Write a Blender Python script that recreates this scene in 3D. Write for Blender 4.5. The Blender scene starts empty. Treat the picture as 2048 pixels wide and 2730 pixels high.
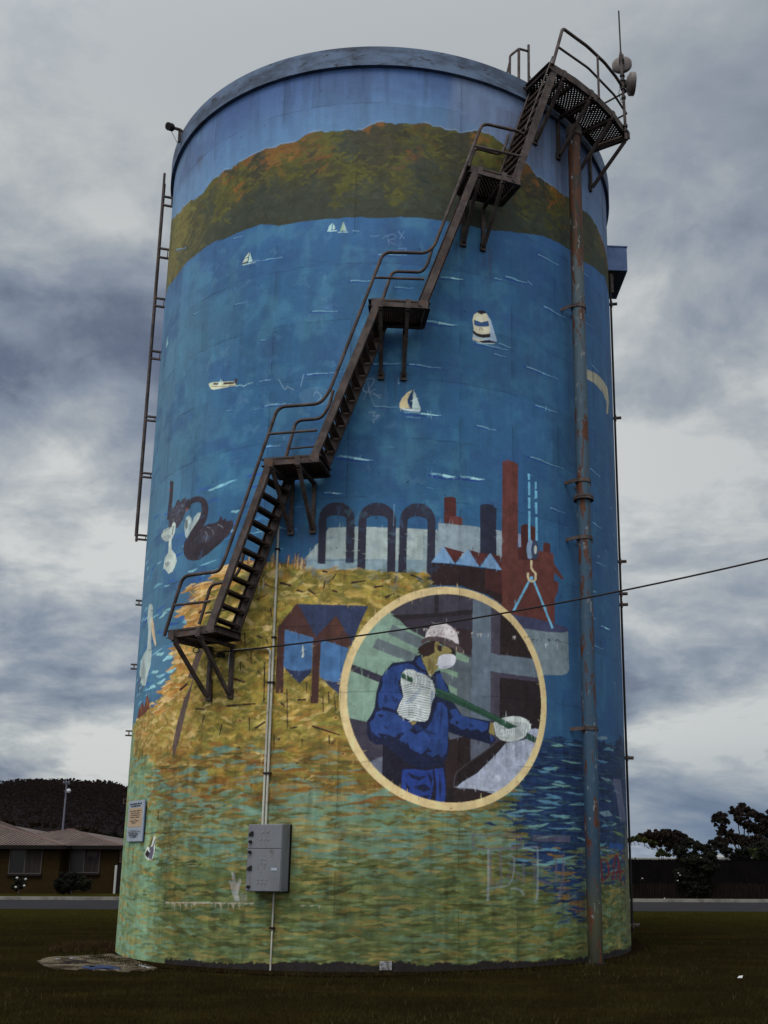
import bpy, bmesh, math, random
import numpy as np
from mathutils import Vector, Matrix
random.seed(7); rng = np.random.default_rng(7)
C = bpy.context.scene
COL = C.collection

# ------------------------------------------------------------------ camera
R = 4.6                                   # tank radius, metres
FPX, PITCH, ROLL, CX, CY = 2743.9, .2347, .0037, 1217.04, 1626.0     # lens solved on the photo (2048 x 2730)
DIST, AZ = 4.3232*R, -.0715
EYE = .3484*R; HT = 3.3363*R; HB = 3.2491*R
TC = np.array([DIST*math.sin(AZ), DIST*math.cos(AZ)])
cam_d = bpy.data.cameras.new('camera'); cam = bpy.data.objects.new('camera', cam_d); COL.objects.link(cam)
cam_d.sensor_fit = 'HORIZONTAL'; cam_d.sensor_width = 36; cam_d.lens = FPX/2048*36
cam_d.shift_x = -(CX-1024)/2048; cam_d.shift_y = (CY-1365)/2048
cam_d.clip_start = .1; cam_d.clip_end = 6000
cam.location = (0, 0, EYE)
cam.rotation_euler = (Matrix.Rotation(math.pi/2+PITCH, 3, 'X') @ Matrix.Rotation(ROLL, 3, 'Z')).to_euler()
C.camera = cam
C.render.resolution_x = 768; C.render.resolution_y = 1024

# ------------------------------------------------------------------ light
C.view_settings.view_transform = 'Standard'; C.view_settings.look = 'None'
C.view_settings.exposure = 0.0; C.view_settings.gamma = 1
SUN_EL, SUN_AZ = math.radians(56), math.radians(-160)    # azimuth from +y towards +x: behind the camera, to the left
sl = bpy.data.lights.new('sun', 'SUN'); sl.energy = 1.5; sl.angle = math.radians(28); sl.color = (1, .96, .9)
so = bpy.data.objects.new('sun', sl); COL.objects.link(so)
sdir = Vector((math.sin(SUN_AZ)*math.cos(SUN_EL), math.cos(SUN_AZ)*math.cos(SUN_EL), math.sin(SUN_EL)))
so.rotation_euler = sdir.to_track_quat('Z', 'Y').to_euler()

w = bpy.data.worlds.new('World'); C.world = w; w.use_nodes = True
N = w.node_tree.nodes; LK = w.node_tree.links; N.clear()
class G:                                   # tiny node helper
    def __init__(s, nt): s.nt = nt
    def n(s, t, **k):
        nd = s.nt.nodes.new(t)
        ins = k.pop('ins', {})
        for a, b in k.items(): setattr(nd, a, b)
        for a, b in ins.items():
            if isinstance(b, bpy.types.NodeSocket): s.nt.links.new(b, nd.inputs[a])
            else: nd.inputs[a].default_value = b
        return nd
    def math(s, op, a, b=0, clamp=False, c=None):
        d = {0: a, 1: b}
        if c is not None: d[2] = c
        return s.n('ShaderNodeMath', operation=op, use_clamp=clamp, ins=d).outputs[0]
    def vm(s, op, a, b=(0, 0, 0)):
        return s.n('ShaderNodeVectorMath', operation=op, ins={0: a, 1: b}).outputs[0]
    def noise(s, vec, scale, detail=5, rough=.55, dist=0, lac=2):
        return s.n('ShaderNodeTexNoise', ins={'Vector': vec, 'Scale': scale, 'Detail': detail, 'Roughness': rough, 'Distortion': dist, 'Lacunarity': lac}).outputs['Fac']
    def ramp(s, f, stops, interp='LINEAR'):
        r = s.n('ShaderNodeValToRGB', ins={0: f}); r.color_ramp.interpolation = interp
        e = r.color_ramp.elements
        while len(e) < len(stops): e.new(.5)
        for i, (p, c) in enumerate(stops):
            e[i].position = p; e[i].color = (*c, 1) if len(c) == 3 else c
        return r.outputs[0]
    def rng(s, f, a, b, c, d):
        return s.n('ShaderNodeMapRange', clamp=True, interpolation_type='SMOOTHSTEP', ins={0: f, 1: a, 2: b, 3: c, 4: d}).outputs[0]
    def mix(s, f, a, b, mode='MIX'):
        m = s.n('ShaderNodeMix', data_type='RGBA', blend_type=mode); m.clamp_factor = True
        for i, v in ((0, f), (6, a), (7, b)):
            if isinstance(v, bpy.types.NodeSocket): s.nt.links.new(v, m.inputs[i])
            else: m.inputs[i].default_value = v if i == 0 else ((*v, 1) if len(v) == 3 else v)
        return m.outputs[2]
g = G(w.node_tree)
def lin(c):
    c = np.asarray(c, float)/255.
    return np.where(c <= .04045, c/12.92, ((c+.055)/1.055)**2.4)
def L3(r, gg, b): return tuple(float(v) for v in lin((r, gg, b)))
SKYSEED = 34.7
geo = g.n('ShaderNodeTexCoord').outputs['Generated']
sky = g.n('ShaderNodeTexSky', sky_type='NISHITA', sun_disc=False, sun_elevation=SUN_EL, sun_rotation=SUN_AZ, air_density=1.0, dust_density=3.0, ozone_density=2.0)
sep = g.n('ShaderNodeSeparateXYZ', ins={0: geo})
x_, y_, z_ = sep.outputs
zz = g.math('ADD', g.math('MAXIMUM', z_, 0), .30)
px = g.math('DIVIDE', x_, zz); py = g.math('DIVIDE', y_, zz)
pv = g.n('ShaderNodeCombineXYZ', ins={0: px, 1: py, 2: SKYSEED}).outputs[0]
big = g.noise(pv, 1.05, 3, .5, .4)
med = g.noise(g.vm('ADD', pv, (7.3, 2.2, 1.1)), 1.9, 9, .58, .35)
fine = g.noise(g.vm('ADD', pv, (1.3, 9.2, 4.1)), 7.5, 6, .6, .4)
dens = g.math('ADD', g.math('MULTIPLY', big, .50), g.math('MULTIPLY', med, .42))
dens = g.math('ADD', dens, g.math('MULTIPLY', fine, .15))
cl = g.ramp(dens, [(.405, L3(74, 83, 106)), (.455, L3(104, 114, 133)), (.50, L3(139, 148, 162)), (.54, L3(172, 178, 182)), (.585, L3(211, 213, 210))])
# towards the zenith the layer is thicker and more even, to the right of the view too
even = g.rng(z_, .42, .68, 0, .6)
rightw = g.math('MULTIPLY', g.rng(x_, .02, .3, 0, .22), g.rng(y_, 0, .4, 0, 1))
rightw = g.math('MULTIPLY', rightw, g.rng(z_, .0, .12, .2, 1))
cl = g.mix(g.math('MAXIMUM', even, rightw), cl, L3(154, 162, 169))
nis = g.vm('SCALE', sky.outputs[0]); w.node_tree.nodes[-1].inputs[3].default_value = .12
low = g.math('MULTIPLY', g.rng(z_, .0, .13, 1, 0), g.rng(x_, -.12, .22, .12, .8))
cl = g.mix(low, cl, L3(104, 126, 155))
back = g.n('ShaderNodeVectorMath', operation='DOT_PRODUCT', ins={0: geo, 1: tuple(sdir)}).outputs['Value']
glow = g.math('ADD', 1, g.math('MULTIPLY', g.rng(back, .1, 1, 0, 1), 2.0))      # the overcast is brightest round the hidden sun
cl = g.vm('SCALE', cl); w.node_tree.links.new(glow, w.node_tree.nodes[-1].inputs[3])
skyc = g.mix(.9, nis, cl)
bg = g.n('ShaderNodeBackground', ins={0: skyc, 1: 1.0})
g.n('ShaderNodeOutputWorld', ins={0: bg.outputs[0]})

# ------------------------------------------------------------------ photo frames -> rays
FR = dict(A=(400,80,2.765),B=(1000,80,2.212),C=(1300,0,3.687),D=(300,380,3.6875),E=(700,600,2.37),F=(1400,450,3.403),G=(300,1200,2.765),H=(700,1200,2.765),I=(1100,1200,2.765),J=(880,1530,2.676),K=(0,2050,3.252),L=(1300,2050,2.218),M=(450,1800,3.016),W=(0,0,.81006),S=(0,0,1),
          N=(330,2120,11.06),O=(1240,2180,3.606),P=(1500,1900,3.16),Q=(730,1580,6.914),T=(340,1500,3.567),U=(500,940,6.38),V=(300,2450,2.074))
def S(fr, x, y):
    a, b, s = FR[fr]; return a+x/s, b+y/s
def ray(X, Y):
    X = np.asarray(X, float); Y = np.asarray(Y, float)
    u = X-CX; v = CY-Y; cr, sr = math.cos(ROLL), math.sin(ROLL)
    a = u*cr+v*sr; b = -u*sr+v*cr; c, s = math.cos(PITCH), math.sin(PITCH)
    return np.stack([a/FPX, (FPX*c-b*s)/FPX, (FPX*s+b*c)/FPX], -1)
T0 = math.atan2(-TC[1], -TC[0])
def tzS(X, Y, r=R):
    d = ray(X, Y); A = d[..., 0]**2+d[..., 1]**2; B = -(d[..., 0]*TC[0]+d[..., 1]*TC[1])
    q = B*B-A*(TC@TC-r*r); t = (-B-np.sqrt(np.maximum(q, 0)))/A
    p = d*t[..., None]
    th = np.arctan2(p[..., 1]-TC[1], p[..., 0]-TC[0])-T0
    th = (th+math.pi) % (2*math.pi)-math.pi
    return np.degrees(th), p[..., 2]+EYE
def tz(fr, x, y, r=R):
    a, b = tzS(*S(fr, x, y), r); return float(a), float(b)
def pt(th, z, off=0):                      # point on the tank at angle th (0 faces the camera), off metres from the wall
    a = T0+math.radians(th); r = R+off
    return Vector((TC[0]+r*math.cos(a), TC[1]+r*math.sin(a), z))
def on(fr, x, y, off=0):
    th, z = tz(fr, x, y, R+off); return pt(th, z, off)
def projA(th, z):
    a = T0+np.radians(th); x = TC[0]+R*np.cos(a); y = TC[1]+R*np.sin(a); zz = z-EYE
    c, s = math.cos(PITCH), math.sin(PITCH); fw = y*c+zz*s; up = -y*s+zz*c
    X = x/fw*FPX; Y = up/fw*FPX; cr, sr = math.cos(ROLL), math.sin(ROLL)
    return CX+X*cr-Y*sr, CY-(X*sr+Y*cr)
def at(fr, x, y, depth):                   # point at ground distance depth seen at a photo position
    d = ray(*S(fr, x, y)); d = d*(depth/d[1]); return Vector((d[0], d[1], d[2]+EYE))
def gz(y): return -.014*min(max(y-26, 0), 34)
def ground(fr, x, y):
    d = ray(*S(fr, x, y)); t = 5.
    while d[2]*t+EYE > gz(d[1]*t) and t < 400: t += .03
    return Vector((d[0]*t, d[1]*t, gz(d[1]*t)))

# ------------------------------------------------------------------ mesh helpers
class MB:
    def __init__(s): s.v = []; s.f = []
    def add(s, vs, fs):
        k = len(s.v); s.v += [tuple(p) for p in vs]; s.f += [tuple(i+k for i in f) for f in fs]; return s
    def box(s, c, hx, hy, hz):             # centre and three half-axis vectors
        c = Vector(c); hx, hy, hz = Vector(hx), Vector(hy), Vector(hz)
        vs = [c+a*hx+b*hy+d*hz for a in (-1, 1) for b in (-1, 1) for d in (-1, 1)]
        return s.add(vs, [(0,1,3,2),(4,6,7,5),(0,4,5,1),(2,3,7,6),(0,2,6,4),(1,5,7,3)])
    def bx(s, x0, x1, y0, y1, z0, z1):
        return s.box(((x0+x1)/2, (y0+y1)/2, (z0+z1)/2), ((x1-x0)/2, 0, 0), (0, (y1-y0)/2, 0), (0, 0, (z1-z0)/2))
    def beam(s, p, q, side, a, b):         # bar from p to q, a wide along side, b thick
        p, q = Vector(p), Vector(q); d = q-p; side = Vector(side); side = (side-d.normalized()*side.dot(d.normalized())).normalized()
        o = d.cross(side).normalized()
        return s.box((p+q)/2, d/2, side*a/2, o*b/2)
    def channel(s, p, q, side, dep, fl, t=.008, flip=1):   # C section: web dep deep along side, flanges fl long
        p, q = Vector(p), Vector(q); d = (q-p).normalized(); side = Vector(side); side = (side-d*side.dot(d)).normalized()
        o = d.cross(side).normalized()*flip
        s.box((p+q)/2, (q-p)/2, side*dep/2, o*t/2)
        for k in (-1, 1):
            s.box((p+q)/2+side*k*(dep/2-t/2+.0015)+o*(fl/2+t/2), (q-p)/2, side*t/2, o*fl/2)
        return s
    def tube(s, pts, r, n=10, cap=True):
        pts = [Vector(p) for p in pts]; k = len(s.v); up = None
        rr = r if isinstance(r, (list, tuple)) else [r]*len(pts)
        for i, p in enumerate(pts):
            d = (pts[min(i+1, len(pts)-1)]-pts[max(i-1, 0)]).normalized()
            if up is None: up = Vector((0, 0, 1)) if abs(d.z) < .9 else Vector((1, 0, 0))
            x = d.cross(up).normalized(); up = x.cross(d).normalized()
            for j in range(n):
                a = 2*math.pi*j/n; s.v.append(tuple(p+(x*math.cos(a)+up*math.sin(a))*rr[i]))
        for i in range(len(pts)-1):
            for j in range(n):
                a = k+i*n+j; b = k+i*n+(j+1) % n; s.f.append((a, b, b+n, a+n))
        if cap: s.f.append(tuple(range(k+n-1, k-1, -1))); s.f.append(tuple(range(k+(len(pts)-1)*n, k+len(pts)*n)))
        return s
    def lathe(s, prof, c, n=128, a0=0, a1=2*math.pi, close=False):     # prof: (r, z) list round the vertical through c
        k = len(s.v); full = abs(a1-a0-2*math.pi) < 1e-6; m = n if full else n+1
        for i in range(m):
            a = a0+(a1-a0)*i/n
            for r, z in prof: s.v.append((c[0]+r*math.cos(a), c[1]+r*math.sin(a), z))
        P = len(prof)
        for i in range(n):
            i2 = (i+1) % m
            for j in range(P if close else P-1):
                j2 = (j+1) % P
                s.f.append((k+i*P+j, k+i2*P+j, k+i2*P+j2, k+i*P+j2))
        return s
    def prism(s, poly, d):                 # extrude a 3-D polygon by the vector d
        k = len(s.v); n = len(poly); d = Vector(d)
        s.v += [tuple(p) for p in poly]+[tuple(Vector(p)+d) for p in poly]
        s.f.append(tuple(range(k, k+n))); s.f.append(tuple(range(k+2*n-1, k+n-1, -1)))
        for i in range(n): s.f.append((k+i, k+(i+1) % n, k+n+(i+1) % n, k+n+i))
        return s
    def build(s, name, mat, parent=None, smooth=False, bevel=0):
        me = bpy.data.meshes.new(name); me.from_pydata(s.v, [], s.f); me.materials.append(mat); me.update()
        bm = bmesh.new(); bm.from_mesh(me); bmesh.ops.recalc_face_normals(bm, faces=bm.faces); bm.to_mesh(me); bm.free()
        if smooth:
            me.polygons.foreach_set('use_smooth', [True]*len(me.polygons))
            me.set_sharp_from_angle(angle=math.radians(40))
        o = bpy.data.objects.new(name, me); COL.objects.link(o)
        if parent is not None:
            o.parent = parent
            b = parent
            loc = Vector((0, 0, 0))
            while b is not None: loc += b.location; b = b.parent
            o.location = -loc
        if bevel:
            m = o.modifiers.new('bevel', 'BEVEL'); m.width = bevel; m.segments = 2; m.limit_method = 'ANGLE'
        return o
def tag(o, label=None, cat=None, group=None, kind=None):
    if label: o['label'] = label
    if cat: o['category'] = cat
    if group: o['group'] = group
    if kind: o['kind'] = kind
    return o
def thing(name, loc, label, cat, group=None):
    o = bpy.data.objects.new(name, None); COL.objects.link(o); o.location = loc; o.empty_display_size = .2
    return tag(o, label, cat, group)
def struct(o): o['kind'] = 'structure'; return o

# ------------------------------------------------------------------ materials
def mat(name, base, rough=.6, metal=0, var=None, scale=3, bump=0, bscale=40, var2=None, stretch=(1, 1, 1), spec=.14, th=(.4, .62)):
    m = bpy.data.materials.new(name); m.use_nodes = True; nt = m.node_tree; q = G(nt)
    bs = nt.nodes['Principled BSDF']
    co = q.n('ShaderNodeTexCoord').outputs['Object']
    mp = q.vm('MULTIPLY', co, stretch)
    col = None
    if var is not None:
        f = q.noise(mp, scale, 7, .62, .3); f = q.rng(f, th[0], th[1], 0, 1); col = q.mix(f, base, var)
        if var2 is not None:
            f2 = q.rng(q.noise(q.vm('ADD', mp, (5, 3, 8)), scale*2.7, 6, .65), .55, .68, 0, 1); col = q.mix(f2, col, var2)
        nt.links.new(col, bs.inputs['Base Color'])
    else: bs.inputs['Base Color'].default_value = (*base, 1)
    bs.inputs['Roughness'].default_value = rough; bs.inputs['Metallic'].default_value = metal
    bs.inputs['Specular IOR Level'].default_value = spec
    if bump:
        b = q.n('ShaderNodeBump', ins={'Strength': bump, 'Distance': .02, 'Height': q.noise(mp, bscale, 6, .6)})
        nt.links.new(b.outputs[0], bs.inputs['Normal'])
    return m
M_steel = mat('brown_painted_steel', (.054, .042, .039), .75, 0, (.10, .079, .073), 4.5, .1, 60, (.105, .052, .030))
M_deck = mat('weathered_grating', (.034, .024, .020), .75, 0, (.06, .043, .035), 5, .3, 60, (.09, .045, .022))
M_rim = mat('painted_concrete_rim', (.125, .17, .255), .85, 0, (.07, .09, .13), 1.6, .35, 30, (.05, .05, .055), (1, 1, 2.6))
M_roofc = mat('roof_concrete', (.18, .18, .18), .9, 0, (.1, .1, .1), 1)
M_galv = mat('galvanised_grey_paint', (.19, .195, .20), .5, 0, (.21, .215, .225), 6, .1, 80)
M_cab = mat('grey_cabinet_paint', (.165, .17, .185), .45, 0, (.14, .145, .16), 4, .08, 90, (.11, .105, .10), (1, 1, .35))
M_cond = mat('pale_grey_pvc', (.48, .47, .40), .5, 0, (.34, .33, .28), 5, 0, 20, (.2, .17, .13), (1, 1, .3))
M_black = mat('black_plastic', (.012, .011, .011), .5)
M_dark = mat('dark_cable', (.018, .014, .013), .6)
M_dish = mat('dish_grey', (.15, .125, .115), .5, 0, (.11, .09, .085), 8)
M_sign = mat('sign_white', (.34, .38, .43), .5, 0, (.28, .32, .37), 10)
M_signc = mat('sign_cream', (.42, .31, .2), .5)
M_ink = mat('sign_ink', (.03, .03, .04), .6)
M_ink2 = mat('sign_brown_ink', (.12, .07, .05), .6)
M_bluebox = mat('blue_painted_steel', (.11, .16, .30), .7, 0, (.08, .12, .23), 2, .2, 40)
M_kerb = mat('kerb_concrete', (.19, .18, .155), .9, 0, (.12, .11, .10), 2, .2, 30)
M_road = mat('asphalt', (.019, .0175, .0195), .85, 0, (.014, .013, .015), .8, .3, 90, spec=.1)
M_slab = mat('slab_concrete', (.12, .098, .066), .95, 0, (.03, .021, .014), 3.4, .5, 25, (.19, .16, .12), spec=.05, th=(.42, .56))
M_spill = mat('dried_blue_paint', (.022, .04, .10), .8, 0, (.014, .02, .05), 5)
M_spillw = mat('dried_white_paint', (.32, .32, .34), .8, 0, (.1, .09, .08), 12)
M_foot = mat('bare_footing_concrete', (.012, .0085, .008), .95, 0, (.02, .014, .013), 4, .4, 30, (.06, .05, .045), spec=.05)
M_soil = mat('bare_soil', (.0095, .0058, .0035), 1, 0, (.014, .009, .0045), 3, .8, 14, spec=0)

def rust_pipe():
    m = bpy.data.materials.new('rusted_blue_pipe'); m.use_nodes = True; nt = m.node_tree; q = G(nt); bs = nt.nodes['Principled BSDF']
    co = q.n('ShaderNodeTexCoord').outputs['Object']; z = q.n('ShaderNodeSeparateXYZ', ins={0: co}).outputs[2]
    base = q.ramp(q.math('DIVIDE', z, 15), [(.0, (.03, .034, .02)), (.05, (.08, .085, .045)), (.10, (.03, .065, .11)), (.2, (.05, .115, .19)), (.45, (.055, .115, .18)), (.70, (.09, .15, .19)), (.80, (.11, .15, .16)), (.805, (.055, .05, .025)), (.86, (.04, .035, .02)), (.93, (.045, .035, .028))])
    s1 = q.noise(q.vm('MULTIPLY', co, (4, 4, .8)), 2.2, 8, .66, .4)
    rust = q.rng(s1, .53, .60, 0, 1)
    hi = q.rng(z, 9.0, 13.5, .02, .09); rust = q.rng(q.math('ADD', s1, hi), .553, .595, 0, 1)
    rc = q.mix(q.noise(co, 18, 6, .6), (.06, .018, .008), (.19, .06, .02))
    c = q.mix(rust, base, rc)
    pk = q.rng(q.noise(q.vm('MULTIPLY', q.vm('ADD', co, (3, 1, 9)), (2, 2, .8)), 5, 7, .7), .58, .64, 0, .8)
    c = q.mix(pk, c, (.34, .36, .37))
    sp = q.rng(q.noise(q.vm('ADD', co, (9, 4, 2)), 14, 3, .5), .69, .72, 0, .9); c = q.mix(sp, c, (.03, .012, .008))
    c = q.mix(1.0, c, (.60, .60, .60), 'MULTIPLY'); nt.links.new(c, bs.inputs['Base Color']); bs.inputs['Roughness'].default_value = .65; bs.inputs['Specular IOR Level'].default_value = .3
    b = q.n('ShaderNodeBump', ins={'Strength': .4, 'Distance': .01, 'Height': q.noise(co, 45, 6, .6)}); nt.links.new(b.outputs[0], bs.inputs['Normal'])
    return m
M_pipe = rust_pipe()
def ground_mat():
    m = bpy.data.materials.new('mown_grass_ground'); m.use_nodes = True; nt = m.node_tree; q = G(nt); bs = nt.nodes['Principled BSDF']
    co = q.n('ShaderNodeTexCoord').outputs['Object']
    f = q.rng(q.noise(co, .35, 6, .6, .3), .4, .62, 0, 1)
    c = q.mix(f, (.0145, .0112, .0042), (.020, .0155, .0052))
    f2 = q.rng(q.noise(q.vm('MULTIPLY', co, (.35, 1, 1)), 1.2, 7, .65), .47, .64, 0, .9); c = q.mix(f2, c, (.028, .019, .0055))
    f3 = q.rng(q.noise(co, 26, 5, .7), .45, .7, 0, .6); c = q.mix(f3, c, (.0085, .0058, .0022))
    y = q.n('ShaderNodeSeparateXYZ', ins={0: co}).outputs[1]
    far = q.rng(y, 22, 32, 0, .8); c = q.mix(far, c, q.mix(q.noise(q.vm('MULTIPLY', co, (.3, 1, 1)), 2, 6, .6), (.016, .0155, .003), (.045, .040, .008)))
    nt.links.new(c, bs.inputs['Base Color']); bs.inputs['Roughness'].default_value = 1; bs.inputs['Specular IOR Level'].default_value = 0
    b = q.n('ShaderNodeBump', ins={'Strength': .9, 'Distance': .05, 'Height': q.noise(co, 30, 6, .7)}); nt.links.new(b.outputs[0], bs.inputs['Normal'])
    return m
M_ground = ground_mat()
def leaf_mat(name, a, b, c=None):
    m = bpy.data.materials.new(name); m.use_nodes = True; nt = m.node_tree; q = G(nt); bs = nt.nodes['Principled BSDF']
    co = q.n('ShaderNodeTexCoord').outputs['Object']
    col = q.mix(q.rng(q.noise(co, .8, 5, .6), .4, .6, 0, 1), a, b)
    if c: col = q.mix(q.rng(q.noise(co, 2.6, 3, .6), .55, .68, 0, 1), col, c)
    nt.links.new(col, bs.inputs['Base Color']); bs.inputs['Roughness'].default_value = .8; bs.inputs['Specular IOR Level'].default_value = .15
    return m
M_leaf_brown = leaf_mat('brown_foliage', (.0125, .0085, .0062), (.018, .0115, .008), (.008, .0068, .005))
M_leaf_dark = leaf_mat('dark_foliage', (.008, .009, .005), (.014, .015, .007), (.006, .006, .005))
M_leaf_green = leaf_mat('green_foliage', (.025, .033, .009), (.055, .06, .013), (.014, .018, .007))
M_leaf_rust = leaf_mat('rusty_foliage', (.026, .015, .008), (.016, .011, .007), (.04, .021, .009))
M_bark = mat('bark', (.03, .02, .015), .9, 0, (.05, .035, .028), 8)
M_brick = None
def brick_mat():
    m = bpy.data.materials.new('tan_brick'); m.use_nodes = True; nt = m.node_tree; q = G(nt); bs = nt.nodes['Principled BSDF']
    co = q.n('ShaderNodeTexCoord').outputs['Object']; s = q.n('ShaderNodeSeparateXYZ', ins={0: co})
    v = q.n('ShaderNodeCombineXYZ', ins={0: s.outputs[0], 1: s.outputs[2], 2: 0}).outputs[0]
    br = q.n('ShaderNodeTexBrick', ins={'Vector': v, 'Color1': (.030, .0185, .0065, 1), 'Color2': (.022, .0135, .0048, 1), 'Mortar': (.011, .0075, .0035, 1), 'Scale': 4.2, 'Mortar Size': .03, 'Brick Width': 1.0, 'Row Height': .34})
    bs.inputs['Specular IOR Level'].default_value = .03; nt.links.new(q.mix(q.rng(q.noise(co, .7, 4, .6), .4, .7, 0, .5), br.outputs[0], (.018, .012, .006)), bs.inputs['Base Color']); bs.inputs['Roughness'].default_value = .9
    return m
M_brick = brick_mat()
M_brickpale = mat('pale_brick', (.10, .06, .045), .9, 0, (.07, .04, .03), 3)
M_roofh = mat('tan_corrugated_roof', (.12, .088, .074), .6, 0, (.085, .06, .05), .8, 0, 20, (.055, .042, .036), (1, .3, 1))
M_ridge = mat('ridge_cap', (.10, .055, .045), .6)
M_fascia = mat('dark_fascia', (.009, .006, .006), .8, spec=.1)
M_frame = mat('aluminium_frame', (.06, .05, .045), .6)
M_glass = mat('window_glass', (.006, .005, .006), .35, 0, None, spec=.25)
M_curtain = mat('net_curtain', (.03, .022, .02), .8, 0, (.012, .009, .009), 3, 0, 20, None, (9, 1, .1))
M_sheet = mat('dark_sheet_fence', (.0042, .0032, .0034), .9, 0, (.003, .0024, .0025), 1.5, spec=.05)
M_paling = mat('weathered_palings', (.0105, .0075, .006), .95, 0, (.005, .0036, .003), 2.5, 0, 20, (.019, .0135, .0105), (7, 7, .6), spec=.05)
M_roofb = mat('pale_blue_roof', (.25, .28, .34), .8, 0, (.20, .23, .28), .8, spec=.1)
M_roofw = mat('pale_trim', (.33, .33, .31), .6)
M_pole = mat('grey_pole', (.12, .115, .15), .5)
M_lamp = mat('pale_lamp', (.45, .45, .47), .4)
M_hill = mat('forested_hill', (.007, .0055, .007), 1, 0, (.0095, .007, .0075), .02, 0, 1, None, spec=.02)
M_hillw = mat('far_forest', (.0098, .0068, .0068), 1, 0, (.0112, .0078, .0074), .01, 0, 1, (.013, .009, .006), spec=.02)
M_grass = mat('grass_blades', (.0185, .0148, .0046), .95, 0, (.034, .028, .009), 1.2, 0, 1, (.012, .0092, .0035), spec=.02)
M_dry = mat('dry_grass', (.055, .032, .012), 1, 0, (.022, .014, .007), 6, spec=.1)
M_paper = mat('paper_scrap', (.5, .5, .48), .8)

# ================================================================== THE TANK AND ITS MURAL
# The mural is painted in the tank's own coordinates: an unrolled wall (angle x height) on which every painted shape and
# brush stroke is filled in turn; the result becomes the colour attribute of the wall mesh.
TH = 100.; CW, CH = 2800, 2600
KALB = .70                                # display value of dull paint -> albedo
cv = np.zeros((CH, CW, 3), np.float32)
def alb(c): return np.minimum(lin(c)/KALB, .86).astype(np.float32)
def vnoise(nx, ny, seed, h=CH, w=CW):      # smooth value noise in 0..1
    r = np.random.default_rng(seed).random((ny+2, nx+2)).astype(np.float32)
    yi = np.linspace(0, ny, h, dtype=np.float32); xi = np.linspace(0, nx, w, dtype=np.float32)
    y0 = yi.astype(int); x0 = xi.astype(int); fy = yi-y0; fx = xi-x0
    fy = fy*fy*(3-2*fy); fx = fx*fx*(3-2*fx)
    a = r[y0]*(1-fy[:, None])+r[y0+1]*fy[:, None]
    return a[:, x0]*(1-fx)+a[:, x0+1]*fx
def fbm(nx, ny, seed, o=4):
    t = 0; a = 1; s = 0
    for i in range(o): t = t+a*vnoise(nx*2**i, ny*2**i, seed+i*17); s += a; a *= .55
    return t/s
def uv(th, z): return (np.asarray(th)+TH)/(2*TH)*CW, np.asarray(z)/HB*CH
def curve(fr, pts, close=True):            # photo polyline -> canvas polygon, edges subdivided
    if fr == 'Z':
        p = np.array(pts, float); return np.stack(uv(p[:, 0], p[:, 1]), 1)
    P = np.array([S(fr, *p) for p in pts]); out = []
    n = len(P)
    for i in range(n if close else n-1):
        a, b = P[i], P[(i+1) % n]; k = max(1, int(np.hypot(*(b-a))/14))
        t = np.arange(k)[:, None]/k; out.append(a+(b-a)*t)
    if not close: out.append(P[-1:])
    P = np.concatenate(out); th, z = tzS(P[:, 0], P[:, 1]); return np.stack(uv(th, z), 1)
def mask(poly):
    x0 = max(int(poly[:, 0].min()), 0); x1 = min(int(poly[:, 0].max())+2, CW)
    y0 = max(int(poly[:, 1].min()), 0); y1 = min(int(poly[:, 1].max())+2, CH)
    if x1 <= x0 or y1 <= y0: return None
    m = np.zeros((y1-y0, x1-x0), bool); X = np.arange(x0, x1)+.5; n = len(poly)
    for i in range(n):
        ax, ay = poly[i]; bx_, by = poly[(i+1) % n]
        if ay == by: continue
        lo, hi = (ay, by) if ay < by else (by, ay)
        r0 = max(int(math.ceil(lo-.5)), y0); r1 = min(int(math.ceil(hi-.5)), y1)
        if r1 <= r0: continue
        ys = np.arange(r0, r1)+.5; xs = ax+(ys-ay)*(bx_-ax)/(by-ay)
        m[r0-y0:r1-y0] ^= X[None, :] < xs[:, None]
    return x0, x1, y0, y1, m
mott = fbm(150, 130, 5, 3)-.5; streak = fbm(260, 18, 9, 3)-.5; broad = fbm(10, 8, 31, 4)-.5
CLIP = None
def fillp(poly, col, a=1., tex=.22, raw=False):
    r = mask(poly)
    if r is None: return
    x0, x1, y0, y1, m = r
    if CLIP is not None: m = m & CLIP[y0:y1, x0:x1]
    c = np.asarray(col, np.float32) if raw else alb(col)
    sl_ = cv[y0:y1, x0:x1]
    t = (1+tex*2*mott[y0:y1, x0:x1]+tex*streak[y0:y1, x0:x1])[..., None]
    sl_[m] = (sl_*(1-a)+np.minimum(c*t, .9)*a)[m]
def P(fr, col, pts, a=1., tex=.22):
    if isinstance(pts, str):
        v = [float(t) for t in pts.replace(',', ' ').split()]; pts = list(zip(v[::2], v[1::2]))
    fillp(curve(fr, pts), col, a, tex)
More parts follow.
